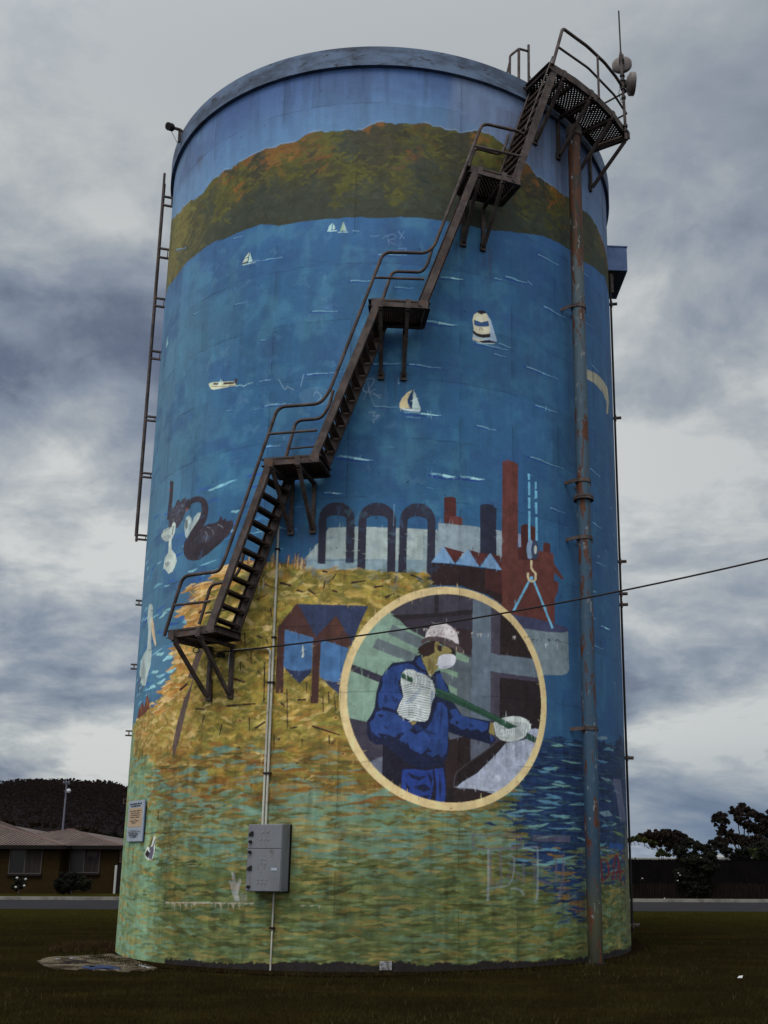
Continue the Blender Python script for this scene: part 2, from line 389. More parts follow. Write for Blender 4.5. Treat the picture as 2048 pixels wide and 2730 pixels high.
def LN(fr, col, pts, wd, a=1., w1=None, tex=.2, smooth=True):   # brush line, width in frame pixels
    if isinstance(pts, str):
        v = [float(t) for t in pts.replace(',', ' ').split()]; pts = list(zip(v[::2], v[1::2]))
    p = np.array(pts, float)
    if smooth and len(p) > 2:              # Catmull-Rom
        q = np.vstack([2*p[0]-p[1], p, 2*p[-1]-p[-2]]); o = []
        for i in range(1, len(q)-2):
            for t in np.linspace(0, 1, 7)[:-1]:
                o.append(.5*((2*q[i])+(-q[i-1]+q[i+1])*t+(2*q[i-1]-5*q[i]+4*q[i+1]-q[i+2])*t*t+(-q[i-1]+3*q[i]-3*q[i+1]+q[i+2])*t**3))
        o.append(p[-1]); p = np.array(o)
    d = np.gradient(p, axis=0); nn = np.stack([-d[:, 1], d[:, 0]], 1); nn /= np.maximum(np.hypot(nn[:, 0], nn[:, 1]), 1e-6)[:, None]
    ww = np.linspace(wd, wd if w1 is None else w1, len(p))[:, None]/2
    P(fr, col, [tuple(x) for x in np.vstack([p+nn*ww, (p-nn*ww)[::-1]])], a, tex)
def ell(cx, cy, rx, ry, n=28, a0=0, a1=2*math.pi): return [(cx+rx*math.cos(a0+(a1-a0)*i/n), cy+ry*math.sin(a0+(a1-a0)*i/n)) for i in range(n if a1-a0 > 6.28 else n+1)]
M2U = CW/(2*TH)/(math.radians(1)*R)        # canvas px per metre across
M2V = CH/HB
def stroke(th, z, Lm, Hm, col, a=1., tilt=0., tex=.2, raw=False, rag=.2):   # lens-shaped dab, metres
    u, v = uv(th, z); n = 15; t = np.linspace(-1, 1, n); ph = rng.random()*6
    h = (1-np.abs(t)**2.2)*Hm/2; wv = np.sin(t*2.3+ph)*Hm*.3
    r1 = 1+rag*np.sin(t*rng.uniform(3, 8)+ph*3); r2 = 1+rag*np.sin(t*rng.uniform(3, 8)+ph*5)
    x = t*Lm/2; yt = wv+h*r1+x*tilt; yb = wv-h*r2+x*tilt
    poly = np.vstack([np.stack([u+x*M2U, v+yt*M2V], 1), np.stack([u+x*M2U, v+yb*M2V], 1)[::-1]])
    fillp(poly, col, a, tex, raw)

# --- water and sky
uu, vv = np.meshgrid((np.arange(CW)+.5)/CW*2*TH-TH, (np.arange(CH)+.5)/CH*HB)
def blend(a, b, t): return a*(1-t[..., None])+b*t[..., None]
def sst(x, a, b): t = np.clip((x-a)/(b-a), 0, 1); return t*t*(3-2*t)
seaL, seaM, seaR = alb((74, 110, 132)), alb((42, 84, 118)), alb((44, 80, 114))
wl = sst(uu+broad*22, -28, -58); wr = sst(uu+broad*20, 14, 42)
cv[:] = blend(blend(np.broadcast_to(seaM, cv.shape), seaR, wr), seaL, wl*.85)
dk = sst(vv, 12.6, 10.5); cv[:] = blend(cv, alb((48, 88, 136)), (1-dk)*.6)
p1 = fbm(44, 40, 77, 5); cv[:] = blend(cv, alb((66, 116, 140)), sst(p1, .46, .74)*.45*(1-wr*.6))
p2 = fbm(30, 40, 91, 5); cv[:] = blend(cv, alb((40, 70, 112)), sst(p2, .5, .72)*.5)
del dk
# hill outline, as angle -> height
ht = [('A',130,1440),('A',200,1360),('A',270,1275),('A',320,1255),('A',370,1210),('A',430,1130),('A',500,1070),('A',530,1040),('A',580,1035),('A',640,985),('A',690,955),('A',770,920),('A',830,890),('A',890,878),('A',940,855),('A',985,855),('A',1080,815),('A',1150,770),('A',1230,750),('A',1300,755),('A',1420,742),('A',1530,745),('A',1590,710),('B',0,548),('B',80,548),('B',180,560),('B',260,552),('B',330,565),('B',400,590),('B',480,605),('B',590,600),('B',680,630),('B',740,670),('B',790,730),('B',860,770),('B',930,850),('B',1010,910),('B',1080,960),('B',1130,985),('B',1200,1050),('B',1250,1090),('B',1290,1150),('B',1320,1220),('B',1345,1300)]
hb = [('D',520,1450),('D',560,1400),('D',620,1310),('D',700,1210),('D',850,1080),('D',1000,985),('A',600,1520),('A',700,1475),('A',800,1450),('A',930,1450),('A',1100,1420),('A',1250,1405),('A',1400,1395),('A',1550,1385),('B',0,1108),('B',200,1110),('B',380,1125),('B',560,1160),('B',700,1185),('B',840,1190),('B',960,1210),('B',1060,1245),('B',1120,1285),('B',1220,1360),('B',1300,1420),('B',1340,1450)]
def prof(l):
    a = sorted(tz(*q) for q in l); t = [x[0] for x in a]; z = [x[1] for x in a]
    return np.interp(uu[0], [-100]+t+[100], [z[0]-.35]+z+[z[-1]-.5])
zt = prof(ht)+(fbm(120, 1, 3, 3)[0]-.5)*.09; zb = prof(hb)+(fbm(60, 1, 4, 3)[0]-.5)*.06
sk = np.zeros_like(cv); e_ = sst(vv-zt[None, :], 0, 1.3)
sk[:] = blend(np.broadcast_to(alb((78, 110, 144)), cv.shape), alb((58, 80, 120)), e_)
sk = blend(sk, alb((96, 122, 150)), sst(uu+broad*30, -30, -62)*.6)
c1 = fbm(14, 26, 203, 4); sk = blend(sk, alb((56, 72, 108)), sst(c1+.0*uu, .52, .7)*.5*sst(vv-zt[None, :], .2, .9))
c2 = fbm(9, 14, 211, 4); sk = blend(sk, alb((92, 106, 132)), sst(uu+broad*8, 9, 12)*(.55+.35*sst(c2, .4, .6)))
ism = vv > zt[None, :]; cv[ism] = sk[ism]
hl = (vv-zb[None, :])/np.maximum(zt-zb, .1)[None, :]
n1 = fbm(34, 30, 301, 4); n2 = fbm(46, 34, 307, 4); n3 = fbm(44, 44, 311, 4)
hc = np.zeros_like(cv); hc[:] = alb((46, 51, 40))
hc = blend(hc, alb((74, 72, 24)), sst(hl+(n1-.5)*1.5, .42, .64)*.9)
hc = blend(hc, alb((52, 52, 30)), sst(n2, .52, .57)*sst(hl, .25, .5))
hc = blend(hc, alb((112, 68, 26)), sst(n3*.6+n1*.4+(hl-.8)*.35, .52, .62)*sst(hl, .3, .5)*.75)
hc = blend(hc, alb((50, 48, 32)), sst(n2+(hl-.8)*.1, .60, .63))
lf = sst(uu, -38, -66); hc = blend(hc, alb((104, 96, 44)), lf*(.30+.5*sst(n1, .42, .56)))
hc = blend(hc, alb((52, 54, 26)), sst(uu, 30, 62)*.30)
ihm = (vv <= zt[None, :]) & (vv > zb[None, :]); cv[ihm] = hc[ihm]
CLIP = ihm
for i in range(2600):                      # brush dabs: scrub and dry grass on the hill
    th = rng.uniform(-80, 80); j_ = int(uv(th, 0)[0]); hh = zt[j_]-zb[j_]; f_ = rng.random()**.75; z = zb[j_]+hh*f_
    u_, v_ = uv(th+rng.normal(0, 1.6), z+rng.normal(0, .13)); iu, iv = int(np.clip(u_, 0, CW-1)), int(np.clip(v_, 0, CH-1))
    if not ihm[iv, iu]: continue
    c = hc[iv, iu]*rng.uniform(.72, 1.25)      # each dab carries the colour that lies beside it
    stroke(th, z, rng.uniform(.10, .38), rng.uniform(.04, .12), c, rng.uniform(.5, .9), rng.normal(0, .5), raw=True, rag=.35)
CLIP = None
edge = (np.abs(vv-zt[None, :]-.02) < .012) & (n1 > .45); cv[edge] = cv[edge]*.5+alb((120, 136, 146))*.5
del sk, n1, n2, n3, c1, c2, e_, p1, p2

# --- scattered wave dashes on the sea
def wave(fr, x0, y0, x1, y1, wd=9, big=0):
    dx, dy = x1-x0, y1-y0
    wd = wd*.85
    LN(fr, (32, 60, 122), [(x0-dx*.12, y0+wd*.8-dy*.1), ((x0+x1)/2, (y0+y1)/2+wd*1.2), (x1+dx*.05, y1+wd*.6)], wd*1.2, .8, wd*.3)
    LN(fr, (104, 148, 168), [(x0, y0), (x0+dx*.3, y0+dy*.3-wd*.35), (x0+dx*.6, y0+dy*.6+wd*.25), (x1, y1)], wd*.9, 1, wd*.35)
    if big: LN(fr, (150, 196, 202), [(x0+dx*.45, (y0+y1)/2-2), (x1-dx*.1, y1+2)], wd*1.1, 1, wd*.3)
for q in [(300,552,465,548),(270,952,485,932),(540,357,670,355),(715,190,900,190),(690,883,865,875,12),(915,880,1120,904,11),(1005,608,1215,632,16,1),(1110,330,1260,342,11,1),(1345,1265,1470,1295,9),(470,1470,690,1492,14,1),(1060,1573,1225,1598,17,1),(1245,1590,1390,1608,16,1),(700,1150,855,1152,10),(885,1185,1125,1203,13,1),(900,1216,990,1220,8),(30,1145,170,1135,10),(1450,335,1500,342,10),(1520,322,1659,362,13),(1440,770,1540,785,9),(1450,812,1525,830,7),(820,395,940,400,7),(0,230,110,210,7),(550,40,600,42,6),(0,990,45,985,7),(1340,745,1480,770,10),(1480,745,1570,775,9),(20,1410,110,1400,8),(850,1000,852,1002,10)]: wave('E', *q)
for q in [(95,770,290,870,12),(150,1240,350,1345,14),(0,1790,290,1900,13),(80,2140,290,2205,12),(0,1015,45,1045,12),(500,930,560,975,7),(590,1770,655,1840,8),(520,1380,600,1430,5)]: wave('F', *q)
for q in [(860,45,1110,130,13),(1290,120,1380,190,9),(1320,525,1390,570,9),(1390,1290,1460,1315,12,1),(1350,820,1430,850,8),(1010,420,1120,460,9),(1330,1430,1410,1460,9),(100,280,180,290,4)]: wave('I', *q)
for q in [(600,1075,700,1050),(1180,1610,1300,1580,9),(1440,1960,1490,1950,10),(780,1710,850,1670,10),(1160,960,1260,930),(1350,1180,1475,1170)]: wave('D', *q)
for q in [(640,1025,745,1000,14),(1190,515,1400,480,12),(1290,935,1659,880,22),(900,620,1090,535,12),(1110,1000,1300,960,7)]: wave('U', *q)
for q in [(560,50,800,78,14,1),(450,322,580,326,12,1),(95,590,210,585,9),(100,735,145,735,9),(1240,178,1420,195,18,1),(1470,200,1625,212,16,1)]: wave('H', *q)
for _ in range(330):                       # the busier water by the swans and the reeds
    th = rng.uniform(-79, -12); z = rng.uniform(2.6, 7.6)
    if z > 6.9 and rng.random() < .5: continue
    c = [(36, 72, 142), (44, 84, 150), (130, 180, 192), (112, 164, 182), (58, 106, 150)][rng.integers(5)]
    stroke(th, z, rng.uniform(.18, .5), rng.uniform(.02, .05), c, .85, rng.uniform(.0, .12))
for _ in range(60):
    stroke(rng.uniform(50, 80), rng.uniform(2, 9), rng.uniform(.12, .35), rng.uniform(.015, .035), [(36, 66, 120), (96, 140, 160)][rng.integers(2)], .8, -.05)

# --- factories
P('H', (150,162,160), '310,810 400,700 485,580 690,570 980,575 1285,590 1300,830 1215,900 690,892 300,890')
P('H', (122,142,150), '310,812 690,805 1210,812 1212,905 690,893 300,892')
P('H', (118,134,140), '1180,632 1215,632 1215,900 1180,900', .7)
P('I', (126,140,148), '163,600 185,600 185,537 350,550 500,566 655,594 655,790 500,770 137,832')
def arch(xl, xr, yt, ix0, ix1, yi, bl, br, sh):
    o = []
    for i in range(19):
        a = math.pi-math.pi*i/18; o.append(((xl+xr)/2+(xr-xl)/2*math.cos(a), yt+sh-sh*math.sin(a)))
    inn = []
    for i in range(19):
        a = math.pi*i/18; inn.append(((ix0+ix1)/2+(ix1-ix0)/2*math.cos(a), yt+sh-(yt+sh-yi)*math.sin(a)))
    P('H', (40,40,54), [(xl-7, bl)]+o+[(xr-3, br), (ix1-2, br)]+inn+[(ix0-7, bl)], tex=.12)
arch(410,676,390,468,612,488,847,838,125); arch(703,980,391,762,918,488,915,916,130); arch(1005,1272,394,1064,1211,491,957,964,135)
P('I', (72,36,33), '228,352 246,345 270,344 295,347 315,355 318,495 272,540 226,540')
P('I', (92,50,46), '272,492 300,487 330,488 362,500 362,553 272,546')
P('I', (36,38,54), '493,405 515,396 545,394 580,402 613,425 615,775 495,765')
P('I', (120,128,148), '775,612 797,616 797,714 775,712')
P('I', (66,34,32), '795,555 812,545 835,543 875,550 902,566 905,812 775,806 775,712 797,712')
P('I', (74,38,34), '960,682 985,675 1013,690 1013,752 960,745')
P('I', (88,49,44), '655,82 675,74 705,73 740,84 770,102 775,803 905,812 930,737 1035,757 1040,832 1068,872 1113,942 1100,950 1045,898 1040,955 1075,970 1075,1022 1048,1090 1048,1275 745,1215 655,1150')
P('I', (60,62,88), '745,1213 900,1235 1048,1275 1110,1290 1150,1312 1148,1330 1120,1340 1000,1337 820,1312')
P('I', (108,120,126), '818,1312 1000,1336 1110,1340 1148,1330 1158,1610 1145,1640 1100,1655 950,1652 880,1450')
P('I', (40,26,27), '142,826 655,884 660,1140 560,1070 350,1000 142,997')
P('I', (70,36,34), '535,878 655,890 658,1060 535,1020', .8)
P('I', (74,36,33), '228,712 380,752 308,836'); P('I', (74,36,33), '408,732 497,757 560,765 492,856'); P('I', (74,36,33), '572,757 655,785 655,878')
P('I', (108,142,176), '137,828 222,710 310,838'); P('I', (108,142,176), '315,838 405,731 490,860'); P('I', (108,142,176), '496,860 571,757 655,881')
for a in ['842,170 855,170 860,215 845,215','846,228 860,230 862,328 848,328','846,345 862,345 863,425 847,427','848,445 864,446 866,690 850,690','894,230 908,230 910,280 896,280','896,295 911,295 914,350 898,350','897,382 913,382 916,465 900,466','900,488 917,490 920,660 905,670']: P('I', (104,162,190), a)
P('I', (100,128,156), ell(864,728,26,74)); P('I', (140,160,180), ell(862,728,22,70), .5); P('I', (54,60,82), ell(899,731,27,72)); P('I', (160,166,158), ell(903,730,11,33))
LN('I', (192,176,138), '874,808 874,865 886,885 906,905 907,945 896,962 876,964 858,955 850,935 849,900', 15, smooth=False)
LN('I', (104,162,190), '858,962 742,1188', 17); LN('I', (104,162,190), '893,962 1034,1308', 15); P('I', (104,162,190), ell(875,940,14,14))

# --- gold reed bank
gold = '60,1600 110,1500 210,1410 300,1372 270,1345 350,1285 300,1268 400,1222 360,1190 435,1152 400,1100 475,1042 420,1010 505,962 460,925 480,900 440,862 505,868 420,792 545,800 515,720 560,620 572,550 515,512 610,470 530,450 640,400 650,345 590,325 685,308 605,262 720,238 850,190 780,165 850,140 900,90 1010,60 1070,30'
gv = [float(t) for t in gold.replace(',', ' ').split()]
gpts = [S('T', a, b) for a, b in zip(gv[::2], gv[1::2])]+[S('H', a, b) for a, b in [(120,845),(220,848),(300,885),(690,888),(1000,905),(1215,905),(1215,1010)]]
gpts += [(1180,1700),(1100,2120),(1010,2160),(800,2170),(520,2120),(360,2040)]
Gm = np.zeros((CH, CW), bool); r = mask(curve('S', gpts)); Gm[r[2]:r[3], r[0]:r[1]] = r[4]
P('S', (126,110,46), gpts, 1, .5)
gcols = [(184,154,84),(158,126,54),(142,100,44),(124,114,48),(104,96,40),(150,134,62),(200,176,116),(104,86,38),(138,132,62)]
ys, xs = np.nonzero(Gm[::3, ::3])
for i in rng.integers(0, len(ys), 5200):
    th = (xs[i]*3/CW*2-1)*TH; z = ys[i]*3/CH*HB
    left = th < -40
    ti = rng.normal(0, .28) if z > 3.6 else rng.normal(0, .1)
    c = np.array(gcols[rng.integers(9)])
    if left and rng.random() < .6: c = np.array([(172,140,82),(146,110,52),(184,156,102),(126,98,44)][rng.integers(4)])
    if z < 3.3 and rng.random() < .55: c = np.array([(130,84,36),(108,74,32),(146,116,60),(100,96,46)][rng.integers(4)])
    if not left and rng.random() < .33: c = np.array([(88,82,34),(74,70,28),(94,94,50)][rng.integers(3)])
    k = rng.uniform(.5, 1.3)
    stroke(th, z, k*rng.uniform(.12, .36), k*rng.uniform(.03, .095), c, rng.uniform(.3, .62), ti, rag=.4)
for i in range(150):                       # pale flecks along the ragged left shore
    q = gpts[rng.integers(0, 38)]; th, z = tzS(q[0]+rng.uniform(-6, 34), q[1]+rng.uniform(-14, 14))
    stroke(th, z, rng.uniform(.2, .5), rng.uniform(.03, .06), [(196,164,110),(176,130,68),(156,108,50)][rng.integers(3)], .95, .06)
for q in [(1120,1000,1230,1040),(1230,990,1320,1000),(1360,1040,1420,1050),(1440,1035,1510,1080),(860,1060,880,1085),(1060,1115,1145,1070),(1360,1390,1420,1395)]:
    LN('G', (66,42,26), [q[:2], q[2:]], 14, .9, 8)
for fr, q in [('H',(645,985,760,967)),('H',(125,985,215,1010)),('H',(335,1035,405,1085)),('H',(515,960,540,915)),('H',(450,1025,462,965)),('H',(905,1090,972,1060)),('H',(1090,920,1175,955)),('H',(970,985,985,930)),('H',(820,1015,890,1005)),('H',(250,1040,300,1055)),('H',(440,900,480,905)),('H',(515,1040,555,1055)),('H',(60,1170,70,1240)),
              ('M',(470,262,705,242)),('M',(350,130,350,255)),('M',(775,60,770,225)),('M',(955,120,962,430)),('M',(1040,210,1110,205)),('M',(1245,180,1250,310)),('M',(1290,140,1293,240)),('M',(1335,180,1350,290)),('M',(435,410,415,500)),('M',(655,350,655,470)),('M',(700,440,785,385)),('M',(1160,418,1385,488)),('M',(855,485,853,655)),('M',(1080,520,1082,590)),('M',(1298,490,1295,762)),('M',(485,640,585,590)),('M',(535,658,635,682)),('M',(920,768,1095,698)),('M',(295,335,275,400)),('M',(530,45,615,68)),('M',(220,285,300,290)),('M',(905,230,940,262)),('M',(1310,575,1350,525)),('M',(95,135,160,70)),('M',(675,880,678,912)),('M',(885,530,910,515)),('M',(985,435,1040,425)),('M',(1112,60,1113,160)),
              ('G',(975,1355,980,1450)),('G',(1025,1500,1026,1560)),('G',(945,1570,948,1640)),('G',(1125,1575,1122,1860)),('G',(1135,1400,1150,1450)),('G',(900,1695,980,1725)),('G',(500,1785,560,1735)),('G',(740,1700,738,1880)),('G',(1075,1635,1105,1670)),('G',(1165,1180,1175,1245)),('G',(1140,1190,1165,1215)),('G',(1065,1380,1110,1395)),('G',(635,1215,670,1190)),('G',(805,1130,850,1165)),('G',(860,1060,890,1085))]:
    wd_ = 13 if abs(q[2]-q[0]) > abs(q[3]-q[1]) else 8
    LN(fr, (176,140,84), [(q[0]+2, q[1]-wd_*.5), (q[2]+2, q[3]-wd_*.5)], wd_*.5, .55)
    LN(fr, (46,28,20), [q[:2], q[2:]], wd_*1.35, 1, wd_*.9)
for q in [(465,125),(480,165),(1350,350),(1410,640),(270,215),(310,205),(130,200),(580,378)]:
    P('M', (158,122,70), ell(q[0],q[1],24,17), .8); P('M', (70,46,28), ell(q[0],q[1],10,8), .9)
for x, y, a, b in [(945,1230,1040,1310),(1100,1310,1180,1335),(1130,915,1230,905)]:
    P('G', (190,162,112), [(x,y),(x+30,y-8),(b and a,b-30),(a-8,b),(x+20,y+34)], .85)
for x, h in [(1130,40),(1175,115),(1285,110),(1370,130),(1345,90),(985,60),(1235,30),(1400,70),(930,50)]:       # reed tips over the bank
    for k in range(4):
        xx = x+rng.uniform(-18, 18)
        LN('G', [(176,134,70),(90,60,32),(196,164,110),(140,96,44)][k], [(xx, 860+rng.uniform(0, 30)), (xx+rng.uniform(-10, 14), 860-h*rng.uniform(.4, 1))], 13, .9, 5)
LN('T', (84,68,62), '700,840 650,985 605,1120', 56, 1, 58, smooth=False)
P('T', (84,68,62), '650,1060 632,1110 600,1200 540,1330 482,1540 436,1770 440,1905 462,1830 505,1690 548,1490 598,1290 640,1100')
# left factory
NV, BR_ = (42,50,76), (66,42,38)
P('Q', NV, [(410,230),(1521,250)]+[((860-207)/1*1.0+0, 0)][:0]+[(1740,262),(1600,560),(1440,1000),(780,850),(430,260)])
P('Q', BR_, '78,668 410,232 450,240 780,838 1148,440 1440,905 1380,1042 870,880 735,850 205,700')
P('Q', (86,52,40), '1148,452 1290,700 1200,820 1010,650', .5)
P('Q', BR_, '78,668 207,690 186,1865 150,1882 80,1880 42,1868'); P('Q', BR_, '733,845 872,880 832,2050 800,2064 725,2064 693,2050')
P('Q', (66,102,144), '208,705 730,850 706,1418 640,1445 500,1468 330,1450 190,1400'); P('Q', (66,102,144), '870,880 1392,1042 1310,1290 1230,1665 1100,1660 950,1625 853,1570')
P('Q', NV, '190,1405 330,1452 500,1468 640,1445 706,1420 700,1490 480,1702'); P('Q', NV, '850,1578 950,1630 1100,1662 1228,1668 1215,1895')
P('Q', (196,214,196), '530,1020 552,1015 565,1190 545,1225 520,1210 538,1120'); P('Q', (200,210,190), '325,1530 345,1535 340,1562 325,1565')

# --- shallows below the bank
def low_zone(th, z):
    X, Y = projA(th, z); X = X*.81006; Y = Y*.81006
    n = rng.normal(0, 1)
    xb = np.interp(Y, [1600, 1690, 1760, 1800, 1850, 1900, 1960, 2000, 2030], [1120, 1118, 1100, 1112, 1132, 1165, 1215, 1262, 1400])
    if X+n*26 > xb and Y < 2030 and not (X > 1270 and Y > 1905+n*12):
        if Y > 1830 and rng.random() < .38: return [(120,124,78),(98,120,88),(140,108,60),(112,140,116)][rng.integers(4)]
        return [(36,56,100),(40,68,110),(30,42,76),(34,56,96),(38,64,116),(70,106,120),(44,74,104),(34,56,80)][rng.integers(8)]
    if Y < 1740+n*18 and X > 330:
        return [(150,100,44),(124,92,40),(116,158,144),(136,166,142),(166,132,68),(104,98,44),(178,150,88),(132,126,62),(150,120,60)][rng.integers(9)]
    if X < 345+n*14:
        return [(130,164,130),(142,174,138),(124,148,106),(156,152,88),(112,132,86),(166,140,74),(128,164,142),(146,156,100)][rng.integers(8)]
    if Y < 1870+n*12:
        return [(120,158,140),(134,168,146),(124,140,92),(112,108,54),(176,160,98),(128,112,54),(148,164,122),(104,104,52),(158,146,84)][rng.integers(9)]
    return [(108,122,72),(84,88,44),(116,144,110),(158,144,82),(100,110,58),(74,80,38),(132,142,86),(134,120,62),(110,132,92),(82,98,60),(140,142,80)][rng.integers(11)]
z_base = np.zeros_like(cv)
Xc, Yc = projA(uu, vv); Yc = Yc*.81006; Xc = Xc*.81006
nz = (fbm(70, 50, 401, 3)-.5)
lowm = (Yc > 1600+nz*50+np.where(Xc < 330, -30, 0)) & (~Gm | (Yc > 1712+nz*70))
blue = lowm & (Xc+nz*90 > np.interp(Yc, [1600, 1690, 1760, 1800, 1850, 1900, 1960, 2000, 2030], [1120, 1118, 1100, 1112, 1132, 1165, 1215, 1262, 1400])) & ~((Xc > 1270) & (Yc > 1905)) & (Yc < 2030)
cv[lowm & ~blue] = (alb((84,102,66))*(1+.5*mott[..., None]))[lowm & ~blue]
ll = lowm & (Yc < 1850) & (Xc > 300) & ~blue; cv[ll] = (alb((92,118,96))*(1+.4*mott[..., None]))[ll]
lb = lowm & (Xc < 345+nz*60); cv[lb] = (alb((110,140,110))*(1+.3*mott[..., None]))[lb]
ld = lowm & (Yc >= 1860+nz*60) & (Xc >= 345) & ~blue; cv[ld] = (alb((74,84,46))*(1+.6*mott[..., None]))[ld]
cv[blue] = (alb((30,48,82))*(1+.5*mott[..., None]))[blue]
for i in range(10000):
    th = rng.uniform(-82, 86); z = rng.uniform(0, 3.9); 
    u_, v_ = uv(th, z); iu, iv = int(u_), int(v_)
    if not lowm[min(iv, CH-1), min(iu, CW-1)]:
        if not (Gm[iv, iu] and z < 3.2 and rng.random() < .5): continue
    k = rng.uniform(.5, 1.15); c = np.array(low_zone(th, z))*(.74 if th > -50 else .84)
    bl_ = c[2] > c[0]*1.35 and blue[min(iv, CH-1), min(iu, CW-1)]; kk = 1.3 if bl_ else 1; kh = .55 if bl_ else 1
    stroke(th, z, kk*k*rng.uniform(.22, .62), kh*k*rng.uniform(.034, .072), c, rng.uniform(.6, 1), rng.normal(0, .045), tex=.35, rag=.25)
for i in range(60):                        # pale lens waves on the dark blue
    th, z = tzS(*[v/.81006 for v in (rng.uniform(1110, 1345), rng.uniform(1600, 1880))])
    stroke(th, z, rng.uniform(.25, .6), rng.uniform(.022, .042), [(92,134,142),(78,118,142),(100,138,132)][rng.integers(3)], .85, rng.normal(0, .05))
for q in [(80,260,280,210,26),(430,720,560,730,14)]: LN('P', (90,60,66), [q[:2], q[2:4]], 4, .0)
P('P', (96,98,120), '432,548 500,552 548,900 500,912 470,720', .6)
P('P', (104,128,140), ell(345,205,42,16), .8); P('P', (104,128,140), '330,535 400,548 432,566 380,568', .9); P('P', (104,128,140), '310,830 400,815 438,858 370,868', .8)
P('P', (88,108,70), '430,985 500,1000 540,1040 480,1020', .9); P('P', (34,68,120), '410,1085 530,1100 525,1155 410,1130', .9)
P('P', (92,90,62), '540,930 575,1000 585,1900 560,1900 545,1300', .6)

# --- swans, cygnets, pelican, rock
SW = (48,40,48)
LN('G', SW, '430,262 428,330 420,420 412,530', 22, 1, 30); P('G', SW, ell(430,262,14,22)); P('G', (120,60,44), ell(416,312,6,9), .8)
P('G', (58,54,64), '407,585 412,480 430,450 455,430 470,385 488,378 492,400 515,372 528,368 536,356 545,385 558,372 556,405 535,450 525,500 505,545 480,585 440,600')
for k in range(26): LN('G', (110,108,118), [(rng.uniform(420,520), rng.uniform(420,560))]*1+[(rng.uniform(440,520), rng.uniform(420,560))], 3, .0)
for k in range(30):
    x, y = rng.uniform(425, 520), rng.uniform(415, 560); LN('G', (122,122,132), [(x, y), (x+10, y-9)], 4, .6, 2)
WC = (156,170,168)
P('G', WC, '526,560 538,510 560,497 576,515 578,560 596,510 625,475 645,475 645,520 610,580 570,620 545,665 532,650 527,600'); P('G', WC, '672,490 690,492 684,530 665,560')
P('G', (60,60,66), ell(540,560,12,36), .7); P('G', (116,128,136), '560,560 590,540 575,600 555,620', .6)
LN('G', SW, '548,432 556,408 580,388 625,376 664,394 676,450 662,520 632,575 590,640', 34, 1, 60)
P('G', SW, ell(552,425,20,26)); P('G', (130,72,52), '538,440 552,445 545,470 536,462')
P('G', SW, '590,600 640,588 700,560 760,548 780,530 786,505 800,502 808,530 830,514 836,540 866,528 884,535 887,570 866,615 858,632 840,650 790,702 740,745 700,780 640,822 590,832 548,820 526,790 518,740 528,690 560,640')
P('G', (66,58,66), '640,600 720,575 780,570 760,640 700,700 650,690', .5); P('G', (30,26,32), '620,640 640,700 720,720 820,640 790,702 700,780 600,800', .5)
for q in ['676,612 690,630 692,655 680,690','728,598 740,620 735,640','770,560 800,575 812,590','690,580 720,590']: LN('G', (132,136,148), q, 5, .8, 3)
P('G', (168,178,170), '355,645 372,605 405,590 430,582 440,550 456,548 462,565 455,625 430,680 395,690 362,672'); P('G', (120,124,128), '360,665 395,640 425,640 430,680 395,690', .6)
P('G', (168,178,170), '412,668 430,665 432,745 462,785 472,835 455,880 440,912 412,928 395,905 372,880 385,810 408,770'); P('G', (110,112,118), '380,850 410,835 425,850 400,880', .7)
LN('G', (50,50,58), '445,575 436,640', 8, .7)
P('T', (160,174,170), '190,560 196,470 205,425 222,411 238,430 242,470 238,540 228,640 228,780 232,900 222,1000 200,1080 178,1190 150,1200 128,1150 118,1070 130,970 155,900 186,850 195,760 200,660')
P('T', (190,168,138), '234,530 250,600 262,700 274,790 270,822 246,755 226,650 222,600'); P('T', (170,130,104), '240,560 254,640 264,740 250,700', .7); P('T', (60,60,60), ell(233,478,6,8))
P('T', (128,134,140), '150,930 175,1000 165,1150 140,1120 125,1040', .5); LN('T', (72,70,80), '132,1110 116,1190 106,1300', 16, .9, 5); LN('T', (72,70,80), '160,1190 125,1270', 10, .9, 4)
P('T', (96,54,38), '100,1500 112,1420 140,1370 150,1340 165,1400 180,1330 196,1262 214,1340 212,1412 160,1470 110,1505'); P('T', (150,96,60), '130,1400 140,1380 145,1450', .8); P('T', (150,96,60), '190,1300 200,1350 190,1400', .8)
for q in [(215,1060),(275,1150),(330,930),(370,1045),(190,1210),(260,890),(290,520),(440,740)]:
    stroke(*tz('T', q[0]+50, q[1]), .34, .055, (136,182,186), .95, .05)

# --- boats
P('E', (200,184,142), '940,1040 905,1060 872,1095 856,1130 858,1158 880,1160 925,1162 908,1130 908,1100 922,1070'); P('E', (172,190,186), '944,1036 992,1166 936,1162'); P('E', (190,204,204), '860,1153 880,1160 990,1168 984,1182 940,1180 880,1172')
P('E', (30,50,90), '935,1060 915,1085 908,1110 925,1150 932,1155', .9); LN('E', (24,26,34), '941,1033 930,1160', 5)
P('E', (150,170,190), '1405,560 1430,600 1468,725 1468,742 1425,740 1420,640'); P('E', (196,190,164), '1314,600 1322,565 1345,550 1372,560 1402,556 1416,590 1424,640 1426,690 1372,742 1314,722 1322,650')
P('E', (150,168,180), '1316,680 1345,700 1424,708 1426,728 1316,716', .9)
P('E', (34,28,32), '1338,549 1358,539 1376,537 1392,542 1402,553 1385,556 1370,565 1352,555'); P('E', (44,72,110), '1322,598 1345,604 1370,614 1388,608 1414,604 1420,636 1400,641 1350,640 1325,630'); P('E', (34,26,28), '1316,660 1340,680 1370,690 1426,684 1428,706 1390,712 1345,704 1318,685'); P('E', (24,28,44), '1312,718 1340,734 1420,724 1470,738 1466,743 1380,744')
